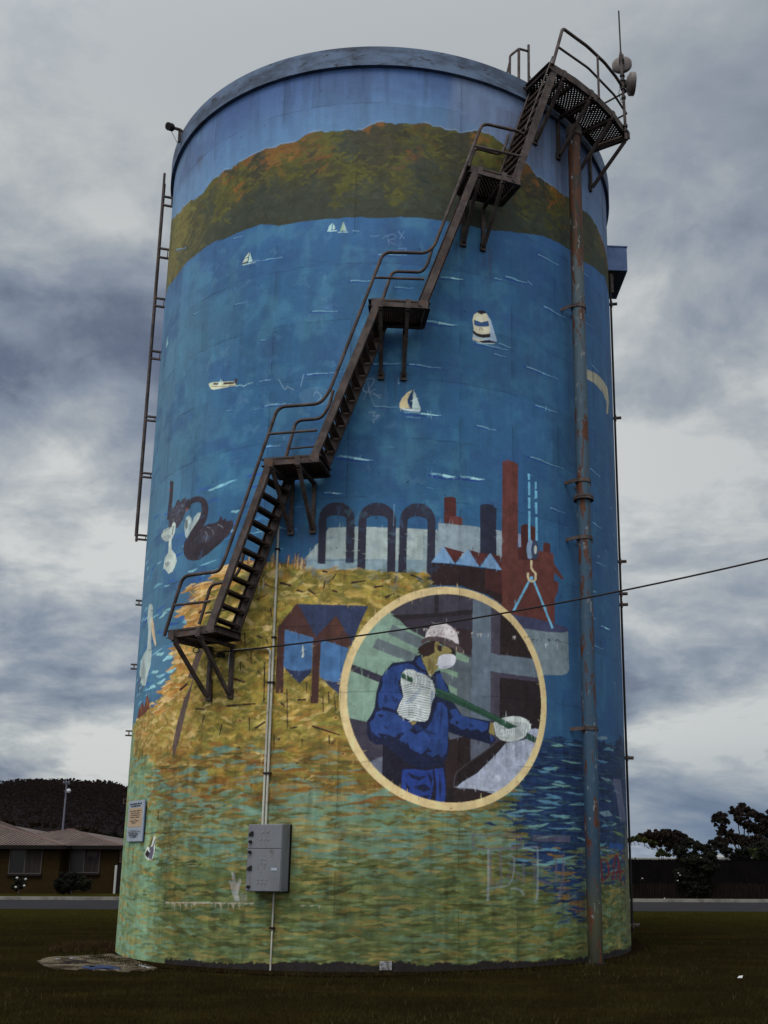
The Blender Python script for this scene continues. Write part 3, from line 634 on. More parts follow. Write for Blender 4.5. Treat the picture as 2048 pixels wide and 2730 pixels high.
for x, y in [(1362,648),(1372,650),(1360,658),(1375,660)]: P('E', (40,40,44), ell(x,y,3,4))
P('E', (180,190,190), '1310,724 1380,744 1466,744 1440,750 1370,748', .9)
for q, c in [('1288,1488 1300,1450 1328,1428 1318,1452 1318,1480',(150,182,180)),('1328,1430 1344,1458 1342,1476 1326,1478',(160,186,180)),('1285,1488 1360,1482 1358,1487 1288,1493',(160,190,190)),('1380,1488 1404,1416 1405,1484',(140,168,130)),('1406,1416 1428,1480 1425,1488 1405,1486',(160,186,180)),('1365,1494 1445,1492 1440,1498 1368,1499',(160,190,190)),('1478,1486 1525,1485 1522,1489 1480,1489',(110,150,180))]: P('A', c, q)
P('D', (170,184,170), '1248,1208 1280,1142 1318,1092 1302,1190'); P('D', (160,188,186), '1324,1092 1352,1180 1310,1194'); P('D', (34,30,34), '1246,1204 1300,1184 1302,1194 1250,1216'); LN('D', (40,30,30), '1268,1158 1310,1142', 7); LN('D', (34,30,34), '1322,1090 1302,1196', 6); P('D', (160,186,186), '1250,1214 1380,1186 1384,1192 1258,1224')
P('D', (140,178,184), '520,1930 528,2000 506,2044', .8)
P('U', (186,190,160), '328,566 350,548 430,532 500,530 600,524 770,515 800,575 795,590 700,600 600,628 440,658 395,660 365,640')
P('U', (58,36,34), '400,568 430,545 500,548 490,575 440,580'); P('U', (56,30,28), '585,545 600,535 770,525 765,562 580,572'); P('U', (48,40,42), '765,520 775,475 800,465 822,480 812,540 795,585 785,560'); P('U', (130,92,64), '350,595 420,600 600,600 780,570 780,585 600,612 420,618', .9)
LN('U', (150,186,190), '540,490 500,572', 12); LN('U', (170,190,180), '560,500 575,560', 12); P('U', (30,34,50), ell(578,500,14,12)); LN('U', (150,196,206), '800,600 860,580 940,590 1000,555 1095,535', 12, .9, 6)
P('F', (146,142,122), '515,1800 560,1815 640,1855 700,1920 735,1985 748,2100 740,2212 725,2212 728,2110 690,2020 620,1940 550,1900 520,1860')

# --- medallion
r1 = 1.705; cth = 13.085; cz = 3.955
def circ(rad, n=120): return [(cth+math.degrees(rad*math.cos(2*math.pi*i/n)/R), cz+rad*math.sin(2*math.pi*i/n)) for i in range(n)]
fillp(curve('Z', circ(r1)), (206,180,132), 1, .12)
inner = curve('Z', circ(r1-.118)); r = mask(inner); CLIP = np.zeros((CH, CW), bool); CLIP[r[2]:r[3], r[0]:r[1]] = r[4]
fillp(inner, (60,56,66))
VIO, BRD = (64,59,70), (38,28,28)
P('J', (118,142,126), '410,270 250,400 140,600 100,850 110,1040 300,1075 1010,1060 1010,600')
P('J', (90,100,104), '445,366 700,478 690,562 418,432'); P('J', (90,100,104), '340,462 650,588 610,650 304,530')
P('J', (48,44,56), '148,645 395,738 352,778 140,692')
P('J', (58,54,66), '900,460 1020,440 1020,605 870,540'); P('J', (84,92,98), '800,590 1012,600 1012,1050 870,1040 800,800')
P('J', (116,140,120), '892,558 992,598 992,634 892,606'); P('J', (116,140,120), '800,662 915,705 915,742 800,694'); P('J', (116,140,120), '850,790 912,822 910,868 850,830'); P('J', (60,56,68), '905,680 940,640 1012,650 1012,700'  , .0)
P('J', (38,32,36), '745,130 776,130 776,292 745,300'); P('J', (38,32,36), '470,296 760,282 1022,252 1022,286 770,318 500,336 440,300')
P('J', (50,44,54), '500,336 1020,288 1020,585 700,470 560,395')
P('J', (48,32,30), '800,380 900,390 1020,400 1020,590 900,540', .7)
P('J', (92,104,116), '1020,120 1150,180 1152,1050 1010,1050 1015,590'); P('J', (92,104,114), '1150,552 1300,575 1480,602 1545,722 1480,735 1220,708 1150,692')
P('J', VIO, '1150,180 1216,200 1216,582 1150,560'); P('J', VIO, '1150,690 1216,704 1216,1040 1150,1060'); P('J', (60,54,68), '1216,703 1560,745 1560,778 1216,736')
P('J', BRD, '1216,240 1560,240 1560,615 1216,574'); P('J', (34,26,28), '1216,736 1560,775 1560,1150 1216,1060')
P('J', (54,50,62), '80,1020 275,1062 272,1200 400,1288 280,1350 100,1200'); P('J', (92,96,110), '285,1350 402,1295 385,1500 300,1420')
P('J', (40,29,29), '840,1130 1012,1140 1012,1380 900,1450 880,1660 800,1700')
P('J', (84,88,100), '845,1125 1010,1150 1150,1180 1230,1190 1140,1255 1010,1345 1010,1150 860,1185')
P('J', (58,52,62), '1145,1200 1270,1160 1300,1200 1150,1250')
P('J', (34,27,29), '1275,1190 1205,1195 950,1375 905,1425 888,1480 888,1560 960,1560 1060,1450 1190,1300'); LN('J', (66,60,64), '1180,1215 950,1385 903,1440 893,1530', 8, .9)
P('J', (30,24,25), '860,1530 1300,1530 1300,1700 800,1700')
P('J', (150,156,172), '1435,1108 1470,1098 1540,1120 1600,1180 1500,1500 1250,1560 1180,1566 1120,1560 1060,1535 990,1530 905,1526 960,1480 1060,1420 1120,1360 1190,1290 1262,1205 1400,1180', 1, .35)
_c = CLIP; _r = mask(curve('J', [(1435,1108),(1540,1120),(1600,1180),(1500,1500),(1180,1560),(925,1520),(960,1485),(1060,1425),(1120,1365),(1195,1290),(1265,1215),(1400,1185)])); CLIP = np.zeros((CH, CW), bool); CLIP[_r[2]:_r[3], _r[0]:_r[1]] = _r[4]; CLIP &= _c
for k in range(240): stroke(*tz('J', rng.uniform(960, 1500), rng.uniform(1130, 1560)), .07, .05, [(170,174,186),(124,132,152),(186,190,198)][rng.integers(3)], .3)
CLIP = _c
P('J', (34,27,29), '1100,1140 1275,1192 1190,1290 1060,1420 960,1480 905,1526 840,1526 905,1425 950,1380 1205,1200', .0)
P('J', (40,29,29), '890,1545 905,1527 1000,1532 1060,1537 1180,1566 1120,1610 900,1660', 1)
for k in range(26): x = 905+k*11; LN('J', (46,36,36), [(x, 1550), (x+10, 1526+k*1.3)], 6, 1, 2)
JK, JB, JD = (24,28,52), (38,60,112), (28,42,80)
P('J', (26,24,36), '385,1180 520,1290 830,1350 840,1500 830,1700 600,1700 520,1570 380,1450')
P('J', JK, '450,638 520,628 592,622 612,590 650,575 695,692 722,742 752,700 790,685 805,740 850,810 870,895 905,945 950,1012 1050,1030 1150,1050 1142,1130 1192,1180 1160,1216 1000,1172 910,1150 850,1128 855,1240 850,1300 812,1362 740,1380 640,1390 540,1340 430,1250 400,1225 330,1222 285,1190 268,1130 270,1055 300,1010 322,960 335,850 360,760 400,690')
for q in ['452,662 560,640 600,655 640,700 690,705 655,725 560,690 505,705 520,740 488,770 500,830 520,880 490,930 475,975 440,965 385,950 360,968 346,920 352,850 372,825 385,770 372,768 395,700',
          '336,990 372,978 430,985 480,1005 520,1040 575,1062 598,1095 560,1130 500,1140 470,1170 420,1150 400,1175 352,1168 330,1150 300,1120 288,1065 318,1040',
          '560,1110 620,1150 700,1100 730,1050 752,985 770,920 800,915 842,960 850,1085 846,1230 838,1282 800,1312 780,1285 740,1308 700,1285 690,1262 660,1290 610,1262 560,1240 540,1205 500,1190 520,1160',
          '860,975 905,960 935,1005 990,1025 1060,1042 1138,1062 1132,1108 1085,1128 1060,1105 1010,1118 990,1100 940,1115 910,1085 860,1060 880,1020',
          '762,715 796,712 812,760 850,842 830,880 790,850 765,800','612,625 645,590 690,690 660,680 625,650','1150,1140 1180,1175 1158,1200 1148,1170']: P('J', JB, q, 1, .3)
for q in ['400,860 420,900 400,935 385,900','470,700 485,760 468,800 462,740','440,870 470,890 500,900 480,930 455,915','380,1070 405,1090 430,1110 398,1108','640,1090 720,1120 775,1148 720,1150 722,1185 705,1150','560,1200 580,1250 540,1240','600,1075 650,1085 690,1120 620,1120','800,940 815,1000 790,1100 800,1180 788,1100','700,1240 740,1270 690,1275','1000,1060 1040,1085 1000,1095','900,1040 930,1070 905,1075','345,1140 420,1150 380,1180','345,1000 400,1015 360,1030']: P('J', JD if len(q) % 2 else JK, q)
for q in ['522,1400 600,1395 700,1405 742,1395 748,1500 722,1640 640,1640 560,1590 520,1540','752,1392 815,1382 832,1490 836,1560 830,1660 762,1660 770,1520']: P('J', (34,54,116), q, 1, .3)
for q in ['560,1420 640,1450 700,1440 650,1480 590,1460','600,1520 690,1500 730,1540 680,1560 640,1540','545,1480 580,1530 560,1560','790,1420 805,1520 795,1620 785,1520','650,1590 720,1580 700,1620','700,1410 740,1460 735,1520 715,1460']: P('J', JK, q)
P('J', (132,120,72), '655,600 722,560 750,520 790,540 812,510 860,518 890,540 885,578 790,585 775,600 778,660 752,700 722,738 700,700')
P('J', (96,86,50), '700,600 742,580 745,690 725,735 705,690', .7); P('J', (150,136,88), '700,700 730,680 715,735', .8)
P('J', (44,30,26), '640,525 665,505 720,478 765,482 790,500 760,500 745,530 752,560 728,575 700,592 680,590 665,602 660,580 640,590 645,570 622,570 638,552 624,545')
P('J', (140,124,76), ell(766,513,18,30)); P('J', (104,88,52), ell(766,515,8,20), .8); P('J', (44,30,26), '772,508 802,512 798,552 785,556 768,542')
P('J', (190,182,182), '680,462 688,420 715,378 750,358 790,350 835,358 872,380 900,412 915,455 922,502 890,490 840,470 780,455 720,452')
for k in range(26): x, y = rng.uniform(700, 900), rng.uniform(385, 455); P('J', (138,116,120), ell(x, y, rng.uniform(3, 11), rng.uniform(5, 16), 7), .45)
P('J', (72,60,62), '648,490 662,468 700,450 760,446 820,456 872,474 905,500 935,520 958,548 955,564 918,562 895,545 850,515 790,490 730,478 690,482 660,502')
LN('J', (180,170,130), '905,520 905,550 918,566 950,565 956,545', 4, .6)
P('J', (32,26,26), '803,506 850,518 885,535 900,562 902,600 885,575 868,570 872,548 852,530 815,520'); LN('J', (170,160,120), '818,518 850,530', 5, .8)
LN('J', (150,140,100), '690,590 770,628', 4, .8); LN('J', (190,186,176), '715,725 720,715', 16, .8)
P('J', (196,196,206), '772,612 782,588 808,576 850,572 885,576 902,592 900,628 885,652 860,668 815,680 785,675 770,645'); P('J', (160,160,176), '775,640 800,660 860,650 880,655 815,680 785,675', .7)
GL = (182,188,184)
P('J', GL, '508,770 512,720 530,695 560,683 600,688 625,705 690,725 735,765 755,830 750,880 730,920 720,990 705,1040 680,1056 620,1052 560,1040 500,1012 484,980 500,935 528,880 520,830'); P('J', (120,136,160), '560,900 620,840 660,800 640,870 600,910 540,940', .5); P('J', (110,128,156), '725,830 748,840 745,890 720,930', .6)
for k in range(15):                        # knit lines of the gloves
    t = k/14; y = 800+t*230; LN('J', (64,70,84), [(528-44*sst(np.array(t), .2, 1)+0, y+4), (600-20*t, y-14+30*t*.3), (680-10*t, y-6+22*t), (748-45*t, y+10+10*t)], 5.5, .85, 4)
for k in range(11):
    x = 520+k*22; LN('J', (64,70,84), [(x+6, 700+k*4), (x+24, 740), (x+16, 800)], 5, .8, 3)
for k in range(8): LN('J', (64,70,84), [(610+k*4, 706+k*13), (660, 728+k*12), (722, 748+k*11)], 4.5, .8, 3)
GRN = (36,64,50)
P('J', GRN, '516,708 600,748 592,782 510,744'); LN('J', (54,92,68), '520,716 598,754', 7, .8)
P('J', (130,118,72), '570,1042 625,1060 605,1080 590,1080', .9); P('J', (134,120,74), '1150,1058 1176,1062 1180,1150 1140,1132')
P('J', GL, '1172,1062 1200,1040 1250,1022 1310,1012 1370,1018 1410,1035 1438,1070 1440,1100 1420,1135 1390,1165 1340,1190 1280,1196 1225,1182 1190,1150')
for k in range(22):
    x = 1188+k*11; LN('J', (64,70,84), [(x, 1048+abs(k-9)*1.2), (x+7, 1110), (x+2+k*.6, 1180-abs(k-9)*2)], 4.5, .85, 3)
P('J', GRN, '755,812 830,838 870,852 1100,965 1345,1088 1330,1100 1280,1106 1180,1050 900,925 760,872'); LN('J', (54,92,68), '760,822 870,866 1100,980 1330,1094', 9, .8, 6, smooth=False)
P('J', GL, '1270,1108 1340,1090 1400,1095 1412,1130 1390,1165 1340,1180 1290,1160', .9)
for k in range(9): LN('J', (64,70,84), [(1285+k*14, 1108-k*1.5), (1290+k*13, 1165)], 4, .85, 3)
P('J', GRN, '1412,1128 1540,1195 1540,1230 1400,1172')
CLIP = None
# chips along the ring
for k in range(16): a = rng.uniform(0, 6.28); fillp(curve('Z', [(cth+math.degrees((r1-.03)*math.cos(a)/R)+dx*.12, cz+(r1-.03)*math.sin(a)+dy*.012) for dx, dy in ((-1, 0), (0, 1), (1.2, .3), (.3, -1))]), (90,70,50), .8)

# brush marks inside the flat-coloured figures: each dab repeats the colour under it, a little lighter or darker
for i in range(5200):
    th, z = rng.uniform(-30, 42), rng.uniform(2.3, 9.6)
    u_, v_ = uv(th, z); c = cv[int(v_), int(u_)]*rng.uniform(.82, 1.2)
    if (th-cth)**2*.0064+(z-cz)**2 < 2.6 or z > 5.4 or th < 0:
        L_ = rng.uniform(.05, .16); H_ = rng.uniform(.012, .03)
        if rng.random() < .5: L_, H_ = H_*1.3, L_
        stroke(th, z, L_, H_, c, rng.uniform(.25, .55), rng.normal(0, .3), raw=True)
# formwork panels: each lift of concrete weathers a little differently
_lift = ((vv-.9)/1.025).astype(int); _pan = ((uu+100)/13.2+.37*_lift).astype(int)
_pt = np.random.default_rng(77).uniform(.90, 1.09, (40, 60)); cv *= _pt[np.clip(_lift, 0, 39), np.clip(_pan, 0, 59)][..., None].astype(np.float32)
del _lift, _pan
# --- wear: pour joints, cracks, peeling, graffiti
for k in range(15):
    zj = .9+1.025*k+rng.uniform(-.015, .015)
    if zj > HB: break
    v0 = int(zj/HB*CH); wob = (fbm(80, 1, 500+k, 3)[0]-.5)*7; str_ = sst(fbm(40, 1, 540+k, 3)[0], .38, .6)*(.6+.4*sst(np.abs(uu[0]), 20, 50)*(uu[0] < 0))
    for dv in (-1, 0, 1):
        rows = np.clip((v0+wob+dv), 0, CH-1).astype(int); a = (str_*(1 if dv == 0 else .5))[:, None]
        cc = np.arange(CW); cv[rows, cc] = cv[rows, cc]*(1-a)+cv[rows, cc]*.28*a
for th0 in (-58, -45.5, -25, -8, 14.5, 26.5, 39, 54, 66):
    for z0, z1 in ((0, HB),):
        u0 = int(uv(th0, 0)[0]); rows = np.arange(CH); wob = (fbm(1, 60, 600+int(th0), 3)[:, 0]-.5)*4
        a = sst(fbm(1, 26, 640+int(th0), 3)[:, 0], .42, .6)*.55
        for du in (0, 1): cv[rows, (u0+wob+du).astype(int)] *= (1-a)[:, None]
        b = a*.3
        for du in range(2, 26): cv[rows, u0+du] *= (1-b*(1-du/26))[:, None]
def peel(fr, xa, xb, yf, n, dmax, col=(186,182,176), a=.8):
    for k in range(n):
        x = rng.uniform(xa, xb); y = yf(x)+rng.uniform(-2, 3); wd_ = rng.uniform(2, 7)*(3 if fr == 'M' else 1.3); d = rng.uniform(.15, 1)**2*dmax
        P(fr, col, [(x-wd_, y-2), (x+wd_, y-3), (x+wd_*.7, y+6), (x+wd_*.2, y+d), (x-wd_*.4, y+d*.6)], a*rng.uniform(.5, 1))
pj = lambda x: 392+(x-650)*.078
peel('J', 650, 720, pj, 6, 22); peel('J', 905, 920, pj, 2, 60); peel('J', 985, 1150, pj, 6, 46); peel('J', 1290, 1330, pj, 3, 30); peel('J', 1540, 1640, lambda x: 495+(x-1540)*.02, 6, 50, (170,176,182))
for k in range(34): x = rng.uniform(1290, 1640); P('J', (40,40,46), ell(x, pj(x)+rng.uniform(-6, 14), rng.uniform(2, 6), rng.uniform(2, 5), 7), .8)
peel('M', 0, 700, lambda x: 1845, 40, 75, (150,142,124), .55); peel('M', 0, 700, lambda x: 1845, 70, 12, (160,150,130), .8); peel('M', 1080, 1300, lambda x: 1862, 8, 40, (150,146,130), .6)
P('M', (150,146,150), '518,1590 545,1610 560,1690 590,1640 600,1670 575,1760 590,1830 545,1830 520,1740 500,1660 530,1680', .45, .8); P('M', (150,146,150), '590,1770 650,1780 640,1830 600,1835', .25, .8)
def scrawl(fr, col, pts, wd_, a, jit=0): LN(fr, col, pts, wd_, a)
for q in ['630,1110 650,1060 690,1000 690,975 650,980 625,1020 630,1050 660,1060 690,1070 740,1100','655,990 665,1060 700,1150','690,1065 720,1080 745,1075','660,1190 700,1185 690,1210 730,1205 700,1230','690,1230 695,1255','620,1030 640,1060 710,1040']: LN('E', (140,158,178), q, 7, .45)
for q in ['740,90 770,70 780,130','770,70 810,60 825,85 780,100 825,130','660,70 690,75 720,70','840,40 880,90','880,40 850,90','840,150 890,150 880,165']: LN('E', (120,146,178), q, 6, .36)
for q in ['90,980 130,1045 150,1020','150,1030 190,1050','230,1030 250,950','310,1090 330,1060 360,1090 330,1130']: LN('E', (150,176,190), q, 6, .34)
P('E', (110,140,165), ell(690,1100,95,150), .10); P('E', (120,150,170), ell(330,1090,110,60), .12)
LN('G', (176,176,160), '1080,985 1075,1070', 7, .6); LN('G', (176,176,160), '1112,955 1110,1030', 7, .6); LN('G', (176,176,160), '1078,1030 1112,1010', 6, .6)
LN('E', (150,172,190), '848,970 850,1010', 4, .5); LN('H', (130,160,190), '965,400 962,560', 5, .5)
GRf = (92,84,96)
for q in ['95,150 95,310','80,165 560,165','555,170 550,290 110,300','260,300 265,640 380,640','355,290 370,640','355,290 555,280','475,455 430,570 450,590','475,480 545,550 490,630','580,430 585,640','670,190 1030,200','895,370 895,600 820,630 740,595','965,340 960,600 920,780','680,360 690,600']: LN('O', GRf, q, 24 if '670,190' not in q else 60, .5, smooth=False)
for q, w_ in [('240,300 245,560 240,800',24),('575,290 690,278 715,330 715,740 680,800',20),('230,680 400,655 440,640 480,560 490,400 440,350',16),('460,680 540,685 590,740',24)]: LN('O', (150,160,176), q, w_, .28)
for q in ['1325,390 1340,600','1310,400 1370,395 1400,470 1390,560 1330,600 1310,640','1440,590 1460,400 1480,350 1500,440 1520,610','1410,525 1540,500','1470,580 1500,420']: LN('O', (98,26,28), q, 15, .85)
for fr, q, c in [('N','1042,535 1060,515 1085,540 1080,615 1050,600',(26,30,22)),('N','1045,650 1085,645 1075,720 1050,800 1035,860 1038,720',(40,40,26)),('N','718,600 745,610 742,650 720,645',(24,30,20)),('N','710,720 740,725 738,765 712,768',(24,30,20)),('N','630,1670 665,1665 668,1730 640,1735',(22,24,18)),('N','850,160 900,145 1000,140 1130,165 1320,140 1310,205 1130,210 1010,200 880,220',(112,98,44))]: P(fr, c, q)
P('N', (176,182,172), '920,1270 990,1310 960,1600 990,1640 900,1960 860,1990 740,1970 660,1830 740,1600 830,1560'); P('N', (72,76,34), '905,1285 925,1290 880,1500 820,1620 770,1590 830,1500'); P('N', (86,82,96), '975,1330 985,1400 935,1600 945,1700 870,1985 780,1920 820,1600 900,1580'); P('N', (34,26,30), '740,1660 820,1760 765,1930 675,1830'); P('N', (180,186,180), '740,1600 835,1730 820,1765 730,1650'); P('N', (48,36,44), '975,1620 1015,1680 985,1720 965,1680')
for k in range(700):                       # pits, chips and bug holes
    th, z = rng.uniform(-85, 85), rng.uniform(0.1, HB); s_ = rng.uniform(.006, .018)
    if s_ < .011 or rng.random() < .35: stroke(th, z, s_*2.2, s_*1.6, (24,26,30), .75)
# bare, dark painted foot of the wall
zf = .10+(fbm(50, 1, 700, 3)[0]-.5)*.09+(fbm(400, 1, 702, 2)[0]-.5)*.05+.03*sst(np.abs(uu[0]+2), 30, 0); fm = (vv < zf[None, :]) & (uu > -44); cv[fm] = (np.array([.017, .0125, .012])*(1+.5*mott[..., None]))[fm]
for i in range(420):                       # scuffs and faded pale touches on the sea
    th, z = rng.uniform(-66, 10), rng.uniform(5.5, 12)
    stroke(th, z, rng.uniform(.05, .3), rng.uniform(.03, .16), [(92,132,152),(76,110,150),(58,96,138)][rng.integers(3)], rng.uniform(.05, .2), rng.normal(0, .2), rag=.5)
for th, z, L_, w_ in [(-35.9,4.1,1.3,.10),(-30.4,4.1,1.0,.10),(-18.8,6.6,.8,.09),(-14.3,6.6,.9,.09),(-1.7,9.2,.7,.08),(2.8,9.2,.8,.08),(15,11.7,.8,.1),(19.5,11.7,.9,.1),(33.4,14.2,1.2,.14),(41.6,14.2,1.3,.16),(49.8,14.2,1.2,.14),(31,14.7,2.2,.3),(29,14.3,1.8,.3),(26,14.6,1.2,.25),(37,14.6,1.6,.3),(45,14.6,1.8,.3),(9,13.9,.5,.2),(-50,14.3,.7,.25),(-64,12.4,1.,.2)]:
    for k in range(5):                     # dirt and rust washed down the wall below the steelwork
        u_ = th+rng.normal(0, 1)*math.degrees(w_/R); l_ = L_*rng.uniform(.3, 1); dw = math.degrees(w_*rng.uniform(.15, .5)/R)
        fillp(curve('Z', [(u_-dw, z), (u_+dw, z), (u_+dw*.6, z-l_*.5), (u_+dw*.1, z-l_), (u_-dw*.5, z-l_*.55)]), (58, 44, 36), rng.uniform(.08, .2))
# overall fading and grime
cv *= (1+.16*mott+.14*streak+.16*broad)[..., None]
gr = fbm(120, 10, 801, 3); cv *= (1-.22*sst(gr, .55, .75)*sst(vv, HB-1.6, HB))[..., None]
cv = np.clip(cv, .003, .9)
img = cv.reshape(CH//2, 2, CW//2, 2, 3).mean((1, 3)); NV_, NU_ = img.shape[:2]
del cv, uu, vv, Xc, Yc, lowm, blue, z_base, nz, hl, wl, wr

tank = thing('water_tank', (float(TC[0]), float(TC[1]), 0), 'tall round concrete water tank covered in a painted mural of sea, hill and factories', 'water tank')
def make_wall():
    th = np.radians((np.arange(NU_)+.5)/NU_*2*TH-TH)+T0; z = (np.arange(NV_)+.5)/NV_*HB
    z[0] = -.4; z[-1] = HB+.05
    rest = np.linspace(th[-1], th[0]+2*math.pi, 90)[1:-1]        # the plain back of the tank, coarser
    tha = np.concatenate([th, rest]); nu = len(tha)
    A, Z = np.meshgrid(tha, z); co = np.stack([R*np.cos(A), R*np.sin(A), Z], -1).reshape(-1, 3).astype(np.float32)
    cl_ = np.ones((NV_, nu, 4), np.float32); cl_[:, :NU_, :3] = img
    t = np.linspace(0, 1, len(rest))[None, :, None]; cl_[:, NU_:, :3] = img[:, -1:, :]*(1-t)+img[:, :1, :]*t
    i, j = np.meshgrid(np.arange(NV_-1), np.arange(nu), indexing='ij'); j2 = (j+1) % nu
    f = np.stack([i*nu+j, i*nu+j2, (i+1)*nu+j2, (i+1)*nu+j], -1).reshape(-1, 4).astype(np.int32)
    me = bpy.data.meshes.new('wall'); me.vertices.add(len(co)); me.vertices.foreach_set('co', co.ravel())
    me.loops.add(f.size); me.loops.foreach_set('vertex_index', f.ravel())
    me.polygons.add(len(f)); me.polygons.foreach_set('loop_start', np.arange(0, f.size, 4, dtype=np.int32))
    me.polygons.foreach_set('use_smooth', np.ones(len(f), bool)); me.update(calc_edges=True)
    at_ = me.color_attributes.new('mural', 'FLOAT_COLOR', 'POINT'); at_.data.foreach_set('color', cl_.ravel())
    m = bpy.data.materials.new('mural_paint'); m.use_nodes = True; nt = m.node_tree; q = G(nt); bs = nt.nodes['Principled BSDF']
    a = q.n('ShaderNodeAttribute', attribute_name='mural').outputs['Color']
    oc = q.n('ShaderNodeTexCoord').outputs['Object']
    n1 = q.rng(q.noise(q.vm('MULTIPLY', oc, (1, 1, .25)), 2.2, 8, .65), .42, .7, 0, .16)
    c = q.mix(n1, a, (.03, .033, .038))
    n2 = q.rng(q.noise(oc, 22, 6, .7), .50, .75, 0, .05); c = q.mix(n2, c, (.35, .38, .38))
    sp = q.rng(q.noise(oc, 60, 2, .5), .70, .74, 0, .5); c = q.mix(sp, c, (.03, .03, .03))
    nt.links.new(c, bs.inputs['Base Color']); bs.inputs['Roughness'].default_value = .62; bs.inputs['Specular IOR Level'].default_value = .16
    h = q.math('ADD', q.math('MULTIPLY', q.noise(oc, 30, 6, .6), .5), q.math('MULTIPLY', q.noise(oc, 3, 4, .6), 1.2))
    b = q.n('ShaderNodeBump', ins={'Strength': .35, 'Distance': .02, 'Height': h}); nt.links.new(b.outputs[0], bs.inputs['Normal'])
    me.materials.append(m); o = bpy.data.objects.new('wall', me); COL.objects.link(o); o.parent = tank; return o
make_wall()
c3 = (float(TC[0]), float(TC[1]))
RR = R*1.0145
MB().lathe([(R-.05, HB+.008), (RR, HB+.008), (RR+.004, HT-.02), (RR-.02, HT), (R-.2, HT), (R-.2, HB+.2)], c3, 220).build('rim', M_rim, tank, True)
mroof = MB().lathe([(R-.19, HT-.12), (R*.5, HT+.02), (.02, HT+.06)], c3, 96); mroof.build('roof', M_roofc, tank, True)

# ================================================================== GROUND, ROAD, VERGES
def strip(name, m, y0, y1, x0, x1, dz, ny=8, th=None, skew=0):
    b = MB(); ys = np.linspace(y0, y1, ny+1)
    if th:                                 # a raised strip with real edges
        b.prism([(x0, y0, gz(y0)-.05), (x1, y0+skew, gz(y0)-.05), (x1, y0+skew, gz(y0)+th), (x0, y0, gz(y0)+th)], (0, y1-y0, gz(y1)-gz(y0)))
    else:
        for i in range(ny): b.add([(x0, ys[i], gz(ys[i])+dz), (x1, ys[i], gz(ys[i])+dz), (x1, ys[i+1], gz(ys[i+1])+dz), (x0, ys[i+1], gz(ys[i+1])+dz)], [(0, 1, 2, 3)])
    return struct(b.build(name, m))
def ground_sheet():
    ys = [-60, 0, 4, 8, 12, 16, 20, 23, 26, 30, 34, 40, 46, 52, 60, 80, 200, 3000]; xs = [-2500, -200, -60, -20, 0, 20, 60, 200, 2500]
    b = MB(); b.v = [(x, y, gz(y)) for y in ys for x in xs]; n = len(xs)
    b.f = [(j*n+i, j*n+i+1, (j+1)*n+i+1, (j+1)*n+i) for j in range(len(ys)-1) for i in range(n-1)]
    return struct(b.build('ground', M_ground))
ground_sheet()
strip('road', M_road, 34.6, 45.0, -90, 90, .006)
strip('kerb', M_kerb, 45.0, 45.5, -90, 90, 0, th=.13)
strip('footpath', M_kerb, 45.6, 47.2, -90, 90, 0, th=.075)
def soil_patch():
    b = MB(); n = 90; v = [(c3[0], c3[1], .012)]
    for i in range(n):
        a = 2*math.pi*i/n; rr = R+.32+.18*math.sin(a*3+1)+.12*math.sin(a*7)+rng.uniform(-.07, .07)
        v.append((c3[0]+rr*math.cos(a), c3[1]+rr*math.sin(a), .012))
    b.add(v, [(0, 1+i, 1+(i+1) % n) for i in range(n)]); return struct(b.build('soil', M_soil))
soil_patch()
def flat(name, m, fr, pts, z0, z1, sub=None, kind=True, par=None):
    v = []
    n = len(pts)
    for i in range(n):
        a, b_ = Vector((*S(fr, *pts[i]),)), Vector((*S(fr, *pts[(i+1) % n]),))
        for k in range(4):
            q = a.lerp(b_, k/4); jx = rng.uniform(-1, 1)*(3.2 if k else 0); d = ray(q.x+jx, q.y+jx*.4); t = (z1-EYE)/d[2]; v.append(Vector((d[0]*t, d[1]*t, z1)))
    o = MB().prism(v, (0, 0, z0-z1)).build(name, m, par)
    return struct(o) if kind else o
slab = flat('concrete_slab', M_slab, 'K', [(345,1690),(400,1668),(480,1655),(700,1645),(980,1625),(1100,1640),(1250,1700),(1390,1745),(1340,1757),(1150,1775),(900,1765),(700,1762),(480,1752),(400,1725)], -.03, .014, kind=False)
tag(slab, 'cracked concrete slab with spilled blue and white paint at the left foot of the tank', 'concrete slab')
for i, (q, m) in enumerate([([(730,1745),(800,1725),(860,1728),(960,1722),(1050,1742),(1080,1756),(960,1762),(800,1760)], M_spill), ([(800,1733),(835,1730),(840,1735),(805,1739)], M_spillw), ([(880,1752),(1000,1755),(1060,1758),(900,1760)], M_spillw), ([(500,1668),(540,1666),(545,1671),(500,1673)], M_spillw), ([(620,1662),(700,1660),(700,1666),(630,1668)], M_spillw), ([(560,1690),(700,1680),(780,1690),(700,1706),(600,1708)], M_foot), ([(540,1700),(620,1702),(640,1712),(560,1712)], M_foot), ([(900,1655),(940,1652),(935,1664),(895,1665)], M_foot), ([(1240,1715),(1330,1740),(1300,1745),(1230,1725)], M_spillw)]):
    flat('paint_stain', m, 'K', q, .016, .020, kind=False, par=slab)
def near_slab(): pass

